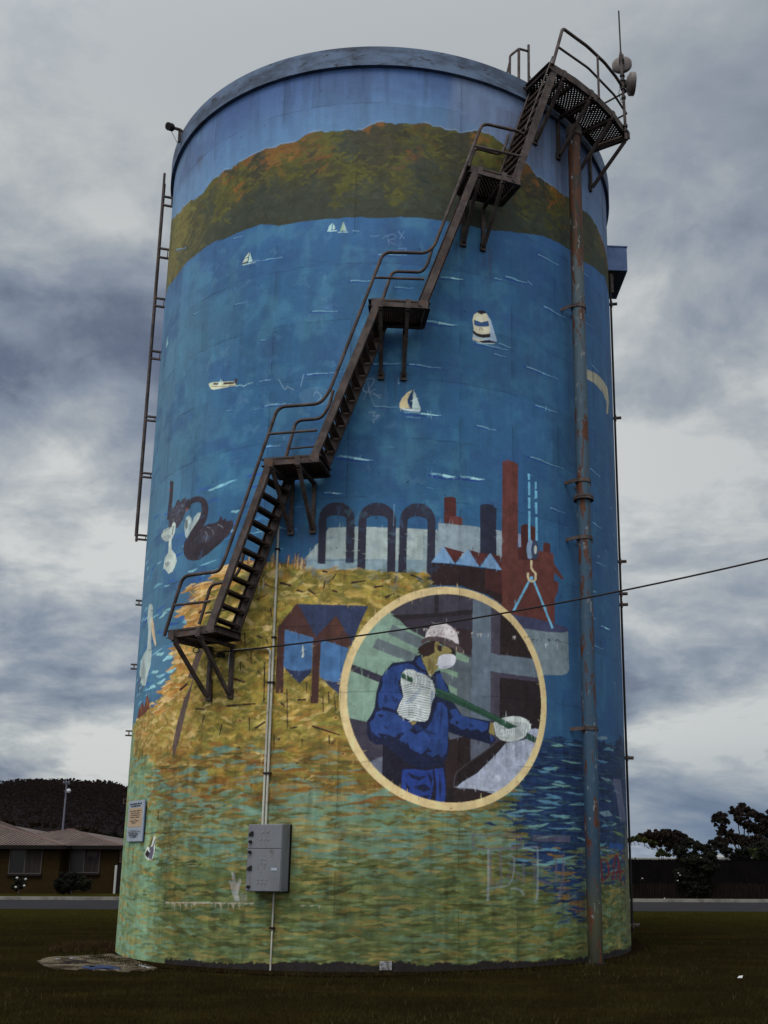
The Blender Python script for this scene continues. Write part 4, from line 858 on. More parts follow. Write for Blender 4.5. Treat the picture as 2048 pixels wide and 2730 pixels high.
# --- grass
def blades(name, m, n, fn, h0, h1, w_=.006, label=None, cat='grass', kind='stuff'):
    x, y = fn(n); n = len(x); h = rng.uniform(h0, h1, n); a = rng.uniform(0, math.pi, n); lx = rng.normal(0, .4, n)*h; ly = rng.normal(0, .4, n)*h
    zg = np.array([gz(q) for q in y]); dx, dy = np.cos(a)*w_, np.sin(a)*w_
    v = np.stack([np.stack([x-dx, y-dy, zg-.01], 1), np.stack([x+dx, y+dy, zg-.01], 1), np.stack([x+lx, y+ly, zg+h], 1)], 1).reshape(-1, 3)
    me = bpy.data.meshes.new(name); me.vertices.add(len(v)); me.vertices.foreach_set('co', v.astype(np.float32).ravel()); me.loops.add(len(v)); me.loops.foreach_set('vertex_index', np.arange(len(v), dtype=np.int32))
    me.polygons.add(n); me.polygons.foreach_set('loop_start', np.arange(0, 3*n, 3, dtype=np.int32)); me.update(calc_edges=True); me.materials.append(m)
    o = bpy.data.objects.new(name, me); COL.objects.link(o); return tag(o, label, cat, None, kind)
def field(n):
    y = 9.5+ (rng.random(n)**1.9)*24; x = rng.uniform(-1, 1, n)*(.44*y+1)+ -.0*y - .035*y
    ok = (np.hypot(x-c3[0], y-c3[1]) > R+.35) & ~((x < -3.9) & (x > -6.6) & (y > 15.3) & (y < 18.2) & (y > 15.3+(x+6.6)*-.02))
    return x[ok], y[ok]
blades('grass', M_grass, 210000, field, .018, .05, .004, 'short dark mown grass covering the foreground around the tank', 'grass')
def tuft(n):
    a = rng.normal(0, 1, (n, 2)); c = ground('K', 760, 1590); c2 = ground('K', 930, 1585)
    k = rng.random(n) < .5
    return np.where(k, c.x+a[:, 0]*.20, c2.x+a[:, 0]*.3), np.where(k, c.y+a[:, 1]*.22, c2.y+a[:, 1]*.25)
blades('dry_grass', M_dry, 7000, tuft, .03, .15, .006, 'tuft of dead orange brown grass behind the slab at the left foot of the tank', 'dry grass')
def edge_w(n):
    a = rng.uniform(0, 2*math.pi, n); rr = R+.25+np.abs(rng.normal(0, .18, n)); return c3[0]+rr*np.cos(a), c3[1]+rr*np.sin(a)
blades('weeds', M_grass, 5000, edge_w, .03, .10, .006, 'straggly weeds in the bare soil round the foot of the tank', 'weeds')
def straw(n):
    y = 9.8+(rng.random(n)**1.6)*14; x = rng.uniform(-1, 1, n)*.45*y; k = np.sin(x*1.3+y*.7)+np.sin(y*1.9-x*.8)+rng.normal(0, .6, n) > .9
    k &= np.hypot(x-c3[0], y-c3[1]) > R+.3; return x[k], y[k]
blades('straw', mat('straw', (.075, .058, .026), .95, 0, (.04, .03, .013), 3, spec=.02), 5200, straw, .03, .085, .005, 'scattered pale dead grass stalks standing in the dark mown grass', 'dead grass')
pp = ground('L', 1510, 1240)
sc = MB().prism([pp+Vector((-.035, 0, .03)), pp+Vector((.02, -.04, .035)), pp+Vector((.045, .01, .06)), pp+Vector((.0, .04, .05))], (0, 0, .004)).build('paper_scrap', M_paper); tag(sc, 'small white scrap of litter lying on the dark grass at right', 'litter')

# ================================================================== STAIRS
ZL = [4.93, 7.46, 10.03, 12.60]; TA = [-37.4, -20.3, -3.2, 13.5]; TB = [-28.0, -11.2, 6.0, 22.8]; Z5 = 15.17
RO, RI = .80, .12
stair = thing('access_stair', pt(-33, 0, .4), 'brown steel stair climbing the tank wall in flights and railed landings', 'stair')
def radial(th): a = T0+math.radians(th); return Vector((math.cos(a), math.sin(a), 0))
def tang(th): a = T0+math.radians(th); return Vector((-math.sin(a), math.cos(a), 0))
UP = Vector((0, 0, 1))
def bracket(th, z, ro=RO, h=.76):
    r_, t_ = radial(th), tang(th); b = MB()
    b.beam(pt(th, z-.17, .03), pt(th, z-.17, ro+.03), t_, .055, .055)
    b.beam(pt(th, z-.14, .035), pt(th, z-.17-h, .035), t_, .06, .05)
    b.beam(pt(th, z-.2, ro-.02), pt(th, z-.16-h, .07), t_, .055, .05)
    b.box(pt(th, z-.10, ro+.055), t_*.04, r_*.008, UP*.075)
    b.box(pt(th, z-.16-h, .025), t_*.05, r_*.02, UP*.07)
    return b.build('bracket', M_steel, stair)
def grating(b, ths, z, ri, ro, t=.012, hole=.5):           # open checker grating between ri and ro
    n = len(ths)
    for i in range(n-1):
        m = 17
        for j in range(m):
            if (i+j) % 2 == 0: continue
            a0, a1 = ths[i], ths[i+1]; r0, r1_ = ri+(ro-ri)*j/m, ri+(ro-ri)*(j+1)/m
            b.prism([pt(a0, z, r0), pt(a1, z, r0), pt(a1, z, r1_), pt(a0, z, r1_)], (0, 0, -t))
    for j in range(18):
        rr = ri+(ro-ri)*j/17
        for i in range(n-1): b.beam(pt(ths[i], z+.004, rr), pt(ths[i+1], z+.004, rr), radial(ths[i]), .014, .012)
    for i in range(n): b.beam(pt(ths[i], z-.006, ri), pt(ths[i], z-.006, ro), tang(ths[i]), .014, .010)
for k in range(4):
    z, a, b_ = ZL[k], TA[k], TB[k]; d = MB(); grating(d, np.linspace(a+.3, b_-.3, 25), z-.03, RI, RO-.01); ld = d.build('landing', M_deck, stair)
    f = MB()
    f.channel(pt(a, z-.06, RO), pt(b_+.2, z-.06, RO), UP, .125, .05, .009, -1)
    f.channel(pt(a, z-.06, RI), pt(b_+.2, z-.06, RI), UP, .12, .05, .008, 1)
    f.channel(pt(a, z-.06, RI+.02), pt(a, z-.06, RO-.01), UP, .11, .05, .008, 1); f.channel(pt(b_, z-.06, RI+.02), pt(b_, z-.06, RO-.01), UP, .11, .05, .008, -1)
    f.build('landing_frame', M_steel, ld)
    bracket(a+1.5, z); bracket(a+6.0 if k else a+7.0, z)
# flights
ends = [(TB[k], ZL[k], TA[k+1] if k < 3 else 30.3, ZL[k+1] if k < 3 else Z5) for k in range(4)]
for k, (t0, z0, t1, z1) in enumerate(ends):
    po, qo = pt(t0-.9, z0-.10, RO), pt(t1+.9, z1-.10, RO); pi_, qi = pt(t0-2.4, z0-.1, RI+.0), pt(t1+.4, z1-.1, RI+.0)
    tg = tang((t0+t1)/2)
    MB().channel(po, qo, tg, .115, .05, .01, 1).build('stringer', M_steel, stair)
    # inner stringer parallel to the outer one
    dlt = (pt((t0+t1)/2, 0, RI)-pt((t0+t1)/2, 0, RO)); MB().channel(po+dlt+Vector((0,0,.0)), qo+dlt, tg, .17, .05, .01, -1).build('stringer', M_steel, stair)
    n = 12; dirv = (qo-po)
    for i in range(1, n):
        u = i/n; c = po+dirv*u+dlt*.5; nrm = dlt.normalized()
        b = MB(); tw = Vector((dirv.x, dirv.y, 0)).normalized()
        L_ = dlt.length/2-.02
        if k == 0: b.box(c, nrm*L_, tw*.058, UP*.006); b.box(c+tw*.063-UP*.012, nrm*L_, tw*.004, UP*.018); b.box(c-tw*.063-UP*.012, nrm*L_, tw*.004, UP*.018)
        else:
            b.box(c+tw*.063-UP*.012, nrm*L_, tw*.004, UP*.018); b.box(c-tw*.063-UP*.012, nrm*L_, tw*.004, UP*.018)
            for s_ in range(-5, 6):
                b.box(c+nrm*(L_*s_/5.5), nrm*.014, tw*.058, UP*.008)
            for s_ in (-.03, 0, .03): b.box(c+tw*s_-UP*.003, nrm*L_, tw*.010, UP*.005)
        b.build('tread', M_deck, stair)
def bend(pts, rad=.09, n=5):               # round the corners of a rail
    pts = [Vector(p) for p in pts]; o = [pts[0]]
    for i in range(1, len(pts)-1):
        a, p, c = pts[i-1], pts[i], pts[i+1]; r_ = min(rad, (a-p).length*.45, (c-p).length*.45)
        s0, s1 = p+(a-p).normalized()*r_, p+(c-p).normalized()*r_
        for k in range(n+1): t = k/n; o.append(s0*(1-t)**2+p*2*t*(1-t)+s1*t*t)
    o.append(pts[-1]); return o
PR = .0265
def arcpts(t0, z0, t1, z1, off, n=4): return [pt(t0+(t1-t0)*i/n, z0+(z1-z0)*i/n, off) for i in range(n+1)]
# outer handrails: post up from a landing, level along it, down to the stringer, up the flight
OR = RO+.035
rails = []
rails.append([pt(-37.9, 4.84, OR), pt(-34.5, 5.74, OR), pt(-27.1, 5.73, OR), pt(-26.2, 5.92, OR), pt(-18.1, 8.26, OR), pt(-11.0, 8.26, OR), pt(-9.6, 8.45, OR), pt(-1.4, 10.82, OR), pt(5.6, 10.85, OR), pt(7.0, 10.98, OR), pt(15.5, 13.42, OR), pt(22.3, 13.47, OR), pt(23.6, 13.45, OR)])
rb = bend(rails[0], .13)
MB().tube(rb, PR, 10).build('handrail', M_steel, stair, True)
for q in ([pt(-36.3, 5.30, OR), pt(-28.6, 5.28, OR)], [pt(-19.5, 7.83, OR), pt(-11.4, 7.83, OR)], [pt(-2.7, 10.37, OR), pt(5.4, 10.39, OR)], [pt(14.1, 12.95, OR), pt(22.9, 13.0, OR)]):
    MB().tube(q, .021, 8).build('mid_rail', M_steel, stair, True)
IR = .15
for q in ([(-38.0, 5.15), (-35.5, 5.77), (-30.2, 5.79), (-28.6, 5.95), (-27.9, 6.2)], [(-20.4, 7.5), (-18.0, 8.33), (-12.9, 8.33), (-11.4, 8.55), (-10.8, 8.8)], [(-2.6, 10.1), (0.1, 10.91), (6.0, 10.93), (7.2, 11.1), (8.0, 11.4)], [(14.4, 12.7), (16.9, 13.48), (23.0, 13.5), (24.4, 13.75), (24.9, 13.95)]):
    MB().tube(bend([pt(a, z, IR) for a, z in q], .11), PR, 10).build('handrail', M_steel, stair, True)
for q in ([(-36.5, 5.32), (-28.9, 5.33)], [(-19.0, 7.86), (-11.6, 7.87)]): MB().tube([pt(a, z, IR) for a, z in q], .016, 8).build('mid_rail', M_steel, stair, True)
MB().tube([pt(23.9, 13.55, OR), pt(30.4, 15.3, OR)], .013, 8).build('handrail', M_steel, stair, True)
# top platform
P0, P1 = 30.2, 55.9
ths = np.linspace(P0+.4, P1-.3, 64); d = MB(); grating(d, ths, Z5-.03, .13, RO+.0); tp = d.build('top_platform', M_deck, stair)
f = MB(); seg = [P0, 36.6, 43, 49.5, P1]
for a, b_ in zip(seg[:-1], seg[1:]): f.channel(pt(a, Z5-.06, RO+.01), pt(b_, Z5-.06, RO+.01), UP, .15, .06, .009, -1)
for a in np.linspace(P0, P1, 5)[:-1]: f.channel(pt(a, Z5-.06, .11), pt(a+(P1-P0)/4, Z5-.06, .11), UP, .1, .05, .008, 1)
f.channel(pt(P0, Z5-.06, .13), pt(P0, Z5-.06, RO+.02), UP, .12, .05, .008, 1); f.channel(pt(P1, Z5-.06, .13), pt(P1, Z5-.06, RO+.02), UP, .12, .05, .008, -1)
for a in (36.6, 43, 49.5): f.beam(pt(a, Z5-.075, .13), pt(a, Z5-.075, RO+.02), UP, .07, .05)
f.build('platform_frame', M_steel, tp)
for a in (33.4, 41.0, 48.6, 55.5): bracket(a, Z5, RO-.01, .80)
f = MB(); f.beam(pt(P0-.2, Z5-.01, .1), pt(P0+3, HT-.05, -.12), UP, .03, .25); f.build('gangway', M_deck, tp)
tr = [pt(30.3, 15.12, OR+.01), pt(33.0, 16.02, OR+.01), pt(39.8, 16.02, OR+.01), pt(45.5, 16.02, OR+.01), pt(50.0, 16.0, OR+.01), pt(54.6, 15.97, OR+.01)]
MB().tube(bend(tr, .07), PR+.003, 10).build('guard_rail', M_steel, stair, True)
MB().tube(bend([pt(31.6, 15.56, OR+.01), pt(39.9, 15.56, OR+.01), pt(49.0, 15.53, OR+.01), pt(54.6, 15.48, OR+.01)], .07), .021, 10).build('guard_rail', M_steel, stair, True)
MB().tube([pt(43.1, 15.1, OR+.01), pt(43.1, 16.02, OR+.01)], .022, 10).build('rail_post', M_steel, stair, True)
for z in (15.97, 15.48): MB().tube([pt(54.6, z, OR+.01), pt(56.2, z, .02)], .018, 8).build('guard_rail', M_steel, stair, True)
MB().tube([on('C', 905, 990, .55), on('C', 985, 955, .55)], .006, 6).build('light_strip', M_cond, tp)

# mast and dishes
mast = thing('antenna_mast', pt(55.1, Z5-.1, RO+.06), 'thin whip mast with two round dishes clamped to the end of the top platform', 'antenna')
mB, mM, mT = on('C', 1326, 1305, .86), on('C', 1268, 500, .86), on('C', 1246, 95, .86)
MB().tube([mB-UP*.12, mM], [.030, .024], 10).build('pole', M_steel, mast, True)
MB().tube([mM.lerp(mB, .05), mT], .015, 8).build('whip', M_black, mast, True)
for y in (1290, 1240, 960, 870, 790, 740): MB().tube([on('C', 1268+(y-500)*.07, y, .86), on('C', 1268+(y-500)*.07, y-22, .86)], .045, 10).build('clamp', M_black, mast)
def dish(c, d, r_, dep, m=M_dish):
    d = Vector(d).normalized(); x = d.cross(UP).normalized(); y = x.cross(d); b = MB(); n = 28
    prof_ = [(.02, 0), (r_*.6, dep*.15), (r_*.97, dep*.45), (r_, dep*.5), (r_, dep), (r_*.94, dep*1.04), (.01, dep*1.04)]
    for (rr, h) in prof_:
        for j in range(n): a = 2*math.pi*j/n; b.v.append(tuple(Vector(c)+x*rr*math.cos(a)+y*rr*math.sin(a)+d*h))
    for i in range(len(prof_)-1):
        for j in range(n): b.f.append((i*n+j, i*n+(j+1) % n, (i+1)*n+(j+1) % n, (i+1)*n+j))
    o = b.build('dish', m, mast, True)
    MB().box(Vector(c)-d*.05, x*.045, y*.06, d*.06).build('mount', M_black, o); return o
rt = Vector((1, .25, 0)).normalized()
dish(on('C', 1282, 570, .84)+Vector((0, .05, 0)), Vector((.22, 1, -.12)), .192, .12)
dish(on('C', 1318, 812, .86), rt+Vector((0, -.22, 0)), .212, .17)
MB().tube([on('C', 1290, 690, .8), on('C', 1312, 740, .8), on('C', 1300, 760, .8)], .006, 6).build('cable', M_black, mast, True)
MB().tube([on('C', 1275, 830, .86), on('C', 1252, 900, .86), on('C', 1278, 990, .86), on('C', 1290, 1000, .86)], .007, 6).build('cable', M_black, mast, True)

# roof-top rail by the stair head
rr_ = thing('roof_rail', pt(25, HT, -.1), 'short tubular grab rail standing on the tank rim beside the stair head', 'railing')
oB = lambda x, y: on('B', x, y, -.03)
MB().tube(bend([oB(772, 262), oB(772, 150), oB(824, 107), oB(880, 122)], .04), .022, 8).build('rail', M_steel, rr_, True)
MB().tube([oB(825, 285), oB(824, 107)], .026, 8).build('post', M_steel, rr_, True)
MB().tube([oB(884, 318), oB(881, 86)], .024, 8).build('post', M_steel, rr_, True)
MB().tube([oB(755, 255), oB(772, 182)], .02, 8).build('brace', M_steel, rr_, True)
MB().tube([oB(905, 305), oB(888, 262)], .008, 6).build('brace', M_steel, rr_, True)

# ================================================================== WALL FITTINGS
# big rusty pipe
pth, pr, po_ = 43.0, .118, .27
pipe = thing('overflow_pipe', pt(pth, 0, po_), 'tall rusted blue overflow pipe running down the right side of the tank', 'pipe')
MB().tube([pt(pth, z, po_) for z in np.linspace(0, 14.75, 40)], pr, 20).build('pipe_run', M_pipe, pipe, True)
def zpix(fr, x, y): return tz(fr, x, y, R+po_+pr)[1]
for z in (zpix('F', 460, 1200), zpix('I', 1235, 190), zpix('I', 1250, 615), zpix('P', 235, 115)):
    b = MB().lathe([(pr+.002, z-.03), (pr+.016, z-.03), (pr+.016, z+.03), (pr+.002, z+.03)], pt(pth, 0, po_), 24, close=True)
    b.beam(pt(pth+1.7, z, po_-.0), pt(pth+1.9, z, .0), UP, .06, .02); b.beam(pt(pth-1.7, z, po_), pt(pth-1.9, z, .0), UP, .06, .02)
    b.box(pt(pth+1.95, z, po_), tang(pth)*.035, radial(pth)*.03, UP*.03); b.build('pipe_clamp', M_steel, pipe)
zf_ = zpix('I', 1240, 318); MB().lathe([(pr, zf_-.035), (pr+.055, zf_-.035), (pr+.055, zf_-.004), (pr+.045, zf_), (pr+.055, zf_+.004), (pr+.055, zf_+.035), (pr, zf_+.035)], pt(pth, 0, po_), 28).build('flange', M_steel, pipe, True)
MB().lathe([(pr, 14.55), (pr+.03, 14.57), (pr+.03, 14.75), (pr, 14.76)], pt(pth, 0, po_), 24).build('collar', M_steel, pipe, True)
MB().lathe([(pr+.004, -.02), (pr+.05, -.02), (pr+.05, .02), (pr+.004, .03)], pt(pth, 0, po_), 18).build('pipe_foot', M_foot, pipe)

# ladder on the left silhouette
lad = thing('wall_ladder', pt(-78, 7.5, .2), 'narrow dark steel ladder standing off the far left edge of the tank', 'ladder')
lt = -76.6; lo = .2
zb_, zt_ = tz('G', 190, 575, R+lo)[1], tz('D', 515, 130, R+lo)[1]
for a in (lt, lt-4.2): MB().tube([pt(a, zb_, lo), pt(a, zt_, lo)], .026, 8).build('stile', M_steel, lad, True)
for i in range(int((zt_-zb_)/.29)): MB().tube([pt(lt, zb_+.12+i*.29, lo), pt(lt-4.2, zb_+.12+i*.29, lo)], .011, 6).build('rung', M_steel, lad, True)
def ubr(z0, z1, m, par, name='bracket', out=lo, stub=False):
    b = MB()
    for z in (z0, z1): b.beam(pt(lt, z, -.06), pt(lt, z, out), UP, .03, .045)
    if not stub: b.beam(pt(lt, z0, .02), pt(lt, z1, .02), radial(lt), .02, .05)
    return b.build(name, m, par)
zz_ = lambda fr, x, y: tz(fr, x, y, R+lo)[1]
for fr, a, b_ in (('D', (510, 325), (505, 408)), ('D', (480, 830), (480, 905)), ('D', (440, 1345), (440, 1412)), ('D', (410, 1865), (410, 1930)), ('W', (335,846), (332,858)), ('W', (320,982), (317,994)), ('W', (312,1126), (310,1136))):
    if fr == 'W' and a[1] == 1126: continue
    ubr(zz_(fr, *a), zz_(fr, *b_), M_steel, lad)
ubr(zz_('G', 215, 530), zz_('G', 215, 560), M_steel, lad)
lbl = ['small empty steel bracket on the left tank edge just below the ladder foot', 'small empty steel bracket on the left tank edge beside the painted pelican', 'small empty steel bracket on the left tank edge above the sign', 'lowest small steel bracket on the left tank edge beside the sign']
for (fr, x, y), lb in zip((('G', 220, 1015), ('G', 190, 1515), ('T', 60, 1560), ('K', 1120, 265)), lbl):
    z = zz_(fr, x, y); b = MB()
    for s_ in (-.04, .04): b.beam(pt(lt, z+s_, -.08), pt(lt, z+s_, .11 if y > 300 else .03), UP, .022, .06)
    b.beam(pt(lt, z-.05, .05), pt(lt, z+.05, .05), radial(lt), .02, .05)
    o = b.build('wall_bracket', M_steel); tag(o, lb, 'bracket', 'empty brackets below the ladder')

# pulley arm at top left
pa = thing('pulley_arm', pt(-64, 14.9, .1), 'short pulley arm with a round end sticking out from the rim at top left', 'pulley')
q0, q1 = on('A', 195, 750, .12), on('A', 120, 728, .35)
MB().tube([pt(-62, q0.z-.05, 0), q0, q1], .03, 10).build('arm', M_steel, pa, True); dd = (q1-q0).normalized()
MB().tube([q1-dd*.06, q1+dd*.05], .075, 14).build('pulley', M_dark, pa, True)
MB().tube([q0+Vector((.0, 0, .0)), q0-UP*.28], .03, 8).build('strut', M_steel, pa, True)
MB().tube([q1-UP*.03, q0-UP*.36], .006, 6).build('wire', M_cond, pa, True)

# hopper box on the right
hb_ = thing('overflow_box', pt(80, 13.6, .2), 'blue painted rectangular box hanging off the right side of the tank near the top', 'box')
a = 75.2; t_, r_ = tang(a), radial(a); zt2, zb2 = tz('F', 860, 440, R+.42)[1], tz('F', 865, 648, R+.42)[1]
cc = pt(a+1.0, (zt2+zb2)/2, .18); t_, r_ = tang(89), radial(89); cc = cc+t_*.56-r_*.03
MB().box(cc, t_*.56, r_*.25, UP*(zt2-zb2)/2).build('box_body', M_bluebox, hb_, bevel=.006)
MB().box(cc+UP*((zt2-zb2)/2+.012), t_*.575, r_*.262, UP*.012).build('box_lid', M_bluebox, hb_)
MB().tube([pt(77.5, zb2-.02, .05), pt(77.5, zb2-.45, .05)], .05, 10).build('outlet', M_steel, hb_, True)

# thin conduit with stubs on the right silhouette
rc = thing('level_pipe', pt(76.5, 0, .03), 'thin black pipe running down the right edge of the tank with small stubs', 'pipe')
ra = 76.2; MB().tube([pt(ra, z, .03) for z in np.linspace(0.3, 13.2, 20)], .022, 8).build('pipe_run', M_black, rc, True)
for fr, x, y in (('F', 750, 1033), ('F', 785, 2080), ('I', 1515, 718), ('I', 1525, 965), ('I', 1530, 1050), ('P', 540, 333), ('L', 868, 935)):
    z = tz(fr, x, y, R+.1)[1]
    b = MB().tube([pt(ra, z, -.02), pt(ra, z, .16)], .032, 8); b.box(pt(ra, z, .05), tang(ra)*.05, radial(ra)*.012, UP*.05); b.build('stub', M_steel, rc)

# electrical cabinet
cth_ = -19.6; cab = thing('electrical_cabinet', pt(cth_, 1.08, .0), 'grey steel electrical cabinet with two doors mounted low on the painted tank wall', 'electrical cabinet')
ra_, ta_ = radial(cth_), tang(cth_)
zc0, zc1 = 1.10, 2.035; cw = .27; zs = 1.695
# cabinet faces a little left of the camera: its right side shows
cb = pt(cth_, (zc0+zc1)/2, .17)
MB().box(cb, ta_*cw, ra_*.125, UP*(zc1-zc0)/2).build('cabinet_body', M_cab, cab, bevel=.006)
for (za, zb3, nm) in ((zs+.004, zc1-.008, 'door'), (zc0+.008, zs-.004, 'door')):
    dr = MB().box(Vector((cb.x, cb.y, (za+zb3)/2))+ra_*.132, ta_*(cw-.008), ra_*.010, UP*(zb3-za)/2).build(nm, M_cab, cab, bevel=.004)
    def dp(u, z): return Vector((cb.x, cb.y, z))+ra_*.145+ta_*u*cw
    rows = {True: [(1.93, (-.12, .12)), (1.83, (-.24, .0, .24))], False: [(1.55, (-.16, .08)), (1.495, (-.16, .08)), (1.27, (-.3, -.05, .2)), (1.225, (-.3, -.05, .2))]}[za > zs]
    b = MB()
    for z, us in rows:
        for u in us: b.box(dp(u, z), ta_*.014, ra_*.004, UP*.012)
    b.build('rivet', M_galv, dr)
    for z in ((1.79,) if za > zs else (1.645, 1.165)): MB().tube([dp(-.80, z)-ra_*.01, dp(-.80, z)+ra_*.035], .022, 10).build('lock', M_black, dr)
    z = 1.895 if za > zs else 1.415
    MB().prism([dp(-.92, z-.025), dp(-.66, z-.025), dp(-.66, z+.04), dp(-.74, z+.045), dp(-.92, z+.01)], ra_*.012).build('latch', M_black, dr)
    if za < zs: MB().box(dp(.62, 1.41), ta_*.045, ra_*.003, UP*.018).build('label_plate', M_sign, dr)
MB().box(pt(cth_, (zc0+zc1)/2, .022), ta_*(cw+.008), ra_*.018, UP*((zc1-zc0)/2+.006)).build('back_plate', M_fascia, cab)

# conduits
def conduit(pts, r_, label, clips, m=M_cond, name='conduit'):
    p0 = Vector(pts[-1]); t = thing(name, (p0.x, p0.y, p0.z), label, 'conduit', None)
    MB().tube(bend(pts, .10), r_, 8).build('tube', m, t, True)
    for c in clips: MB().box(c, tang(-22)*.035, radial(-22)*.028, UP*.014).build('clip', M_dark, t)
o1 = .045
A_ = [on('G', x, y, o1) for x, y in ((1232, 330), (1220, 780), (1200, 1200), (1190, 1500), (1178, 1930))]+[on('M', 820, 600, o1), on('M', 805, 900, o1), on('M', 795, 1205, o1)]
thA = np.mean([tz('G', 1232, 330, R+o1)[0], tz('M', 795, 1205, R+o1)[0]])
ta0, ta1 = tz('G', 1228, 330, R+o1), tz('M', 794, 1205, R+o1)
conduit([pt(ta0[0], ta0[1], o1), pt(ta1[0], 2.02, o1)], .018, 'long pale conduit rising from the cabinet straight up to the second landing', [on('Q', 8, 850, o1), on('M', 815, 800, o1), on('M', 838, 70, o1), on('G', 1213, 740, o1)])
tb0, tb1 = tz('T', 1360, 870, R+o1), tz('M', 768, 1205, R+o1)
conduit([on('T', 965, 995, o1), on('T', 978, 870, o1), on('T', 1010, 850, o1), on('T', 1320, 826, o1), on('T', 1362, 850, o1), pt(tb1[0], 2.02, o1)], .018, 'shorter grey conduit bent left at its top towards the lowest landing', [on('M', 790, 800, o1), on('M', 815, 70, o1)])
tc0 = tz('M', 862, 1765, R+.03)
conduit([pt(tc0[0], 1.12, .03), pt(tz('M', 848, 2100, R+.03)[0], 0.0, .03)], .012, 'thin conduit dropping from the cabinet to the ground', [on('M', 850, 2045, .03)])
# cable glands box on landing 1 support
jb = on('G', 800, 1525, .12); MB().box(jb, tang(-31)*.06, radial(-31)*.04, UP*.035).build('junction_box', M_black, None, bevel=.01)
tag(bpy.data.objects['junction_box'], 'small black cable junction box under the lowest landing where the overhead line lands', 'junction box')

# small grey plate at the foot
b = MB().box(on('V', 1525, 262, .02), tang(8)*.085, radial(8)*.018, UP*.06); b.build('inspection_plate', M_spillw, None, bevel=.004); tag(bpy.data.objects['inspection_plate'], 'small square pale plate on the bare foot of the tank below the medallion', 'plate')

# sign
sth0, sth1 = tz('K', 1148, 480)[0], tz('K', 1282, 480)[0]; sz1, sz0 = tz('K', 1220, 295)[1], tz('K', 1215, 650)[1]
sc_th = (sth0+sth1)/2; wdt = math.radians(sth1-sth0)*R/2; sr, st = radial(sc_th), tang(sc_th)
sg = thing('warning_sign', pt(sc_th, sz0, .02), 'narrow upright white and cream notice sign screwed to the left side of the tank', 'sign')
scn = pt(sc_th, (sz0+sz1)/2, .028)
MB().box(scn, st*wdt, sr*.008, UP*(sz1-sz0)/2).build('sign_board', M_sign, sg, bevel=.003)
MB().box(scn-sr*.012, st*(wdt+.004), sr*.006, UP*((sz1-sz0)/2+.004)).build('sign_edge', M_bluebox, sg)
def sp_(u, v): return scn+st*u*wdt+UP*v*(sz1-sz0)/2+sr*.0095
MB().box(sp_(0, .17), st*wdt*.84, sr*.0015, UP*(sz1-sz0)*.235).build('cream_panel', M_signc, sg)
def textrow(v, u0, u1, hgt, m, n):
    b = MB(); u = u0; h = hgt*(sz1-sz0)/2
    while u < u1:
        wl_ = rng.uniform(.05, .10)
        b.box(sp_(u+wl_/2, v)+sr*.003, st*wdt*wl_*.42, sr*.0012, UP*h*rng.uniform(.85, 1)); u += wl_+(.07 if rng.random() < .22 else .008)
    b.build('lettering', m, sg)
for v, u0, u1, h in ((.84, -.78, .72, .034), (.73, -.62, .52, .034)): textrow(v, u0, u1, h, M_ink, 0)
for v, u0, u1 in ((.49, -.72, .72), (.38, -.6, .5), (.28, -.6, .5), (.18, -.62, .52), (.085, -.2, .1), (.0, -.62, .5), (-.09, -.4, .15)): textrow(v, u0, u1, .026 if v != .085 else .012, M_ink2, 0)
for v, u0, u1 in ((-.44, -.7, .5), (-.53, -.78, .72), (-.62, -.7, .55), (-.70, -.65, .45), (-.78, -.5, .25)): textrow(v, u0, u1, .025 if v < -.5 else .008, M_ink, 0)

# overhead cable
ca = on('G', 820, 1500, .25); W_ = [S('W', *q) for q in ((500,1405),(740,1376),(1000,1330),(1340,1262),(1500,1230),(1659,1195))]
cbx = Vector(ray(*S('W', 2060, 1096)))*13.5+Vector((0, 0, EYE)); pts = []
for i in range(31):
    t = i/30; p = ca.lerp(cbx, t); p.z -= .42*4*t*(1-t)*.55; pts.append(p)
cb_o = MB().tube(pts, .013, 8).build('overhead_cable', M_dark, None, True); tag(cb_o, 'black twisted overhead cable running from the lowest landing off to the right', 'cable')
lp = thing('cable_loops', on('G', 740, 1520, .2), 'slack black cable loops hanging under the lowest landing', 'cable')
for x, y, s_ in ((735, 1535, 26), (800, 1520, 18), (620, 1490, 24)):
    MB().tube([on('G', x+s_*math.cos(t), y+s_*.8*math.sin(t), .2) for t in np.linspace(0, 6.0, 16)], .008, 6).build('loop', M_dark, lp, True)
MB().tube([ca, on('G', 750, 1500, .22), on('G', 690, 1470, .25), on('G', 640, 1470, .3)], .009, 6).build('tail', M_dark, lp, True)

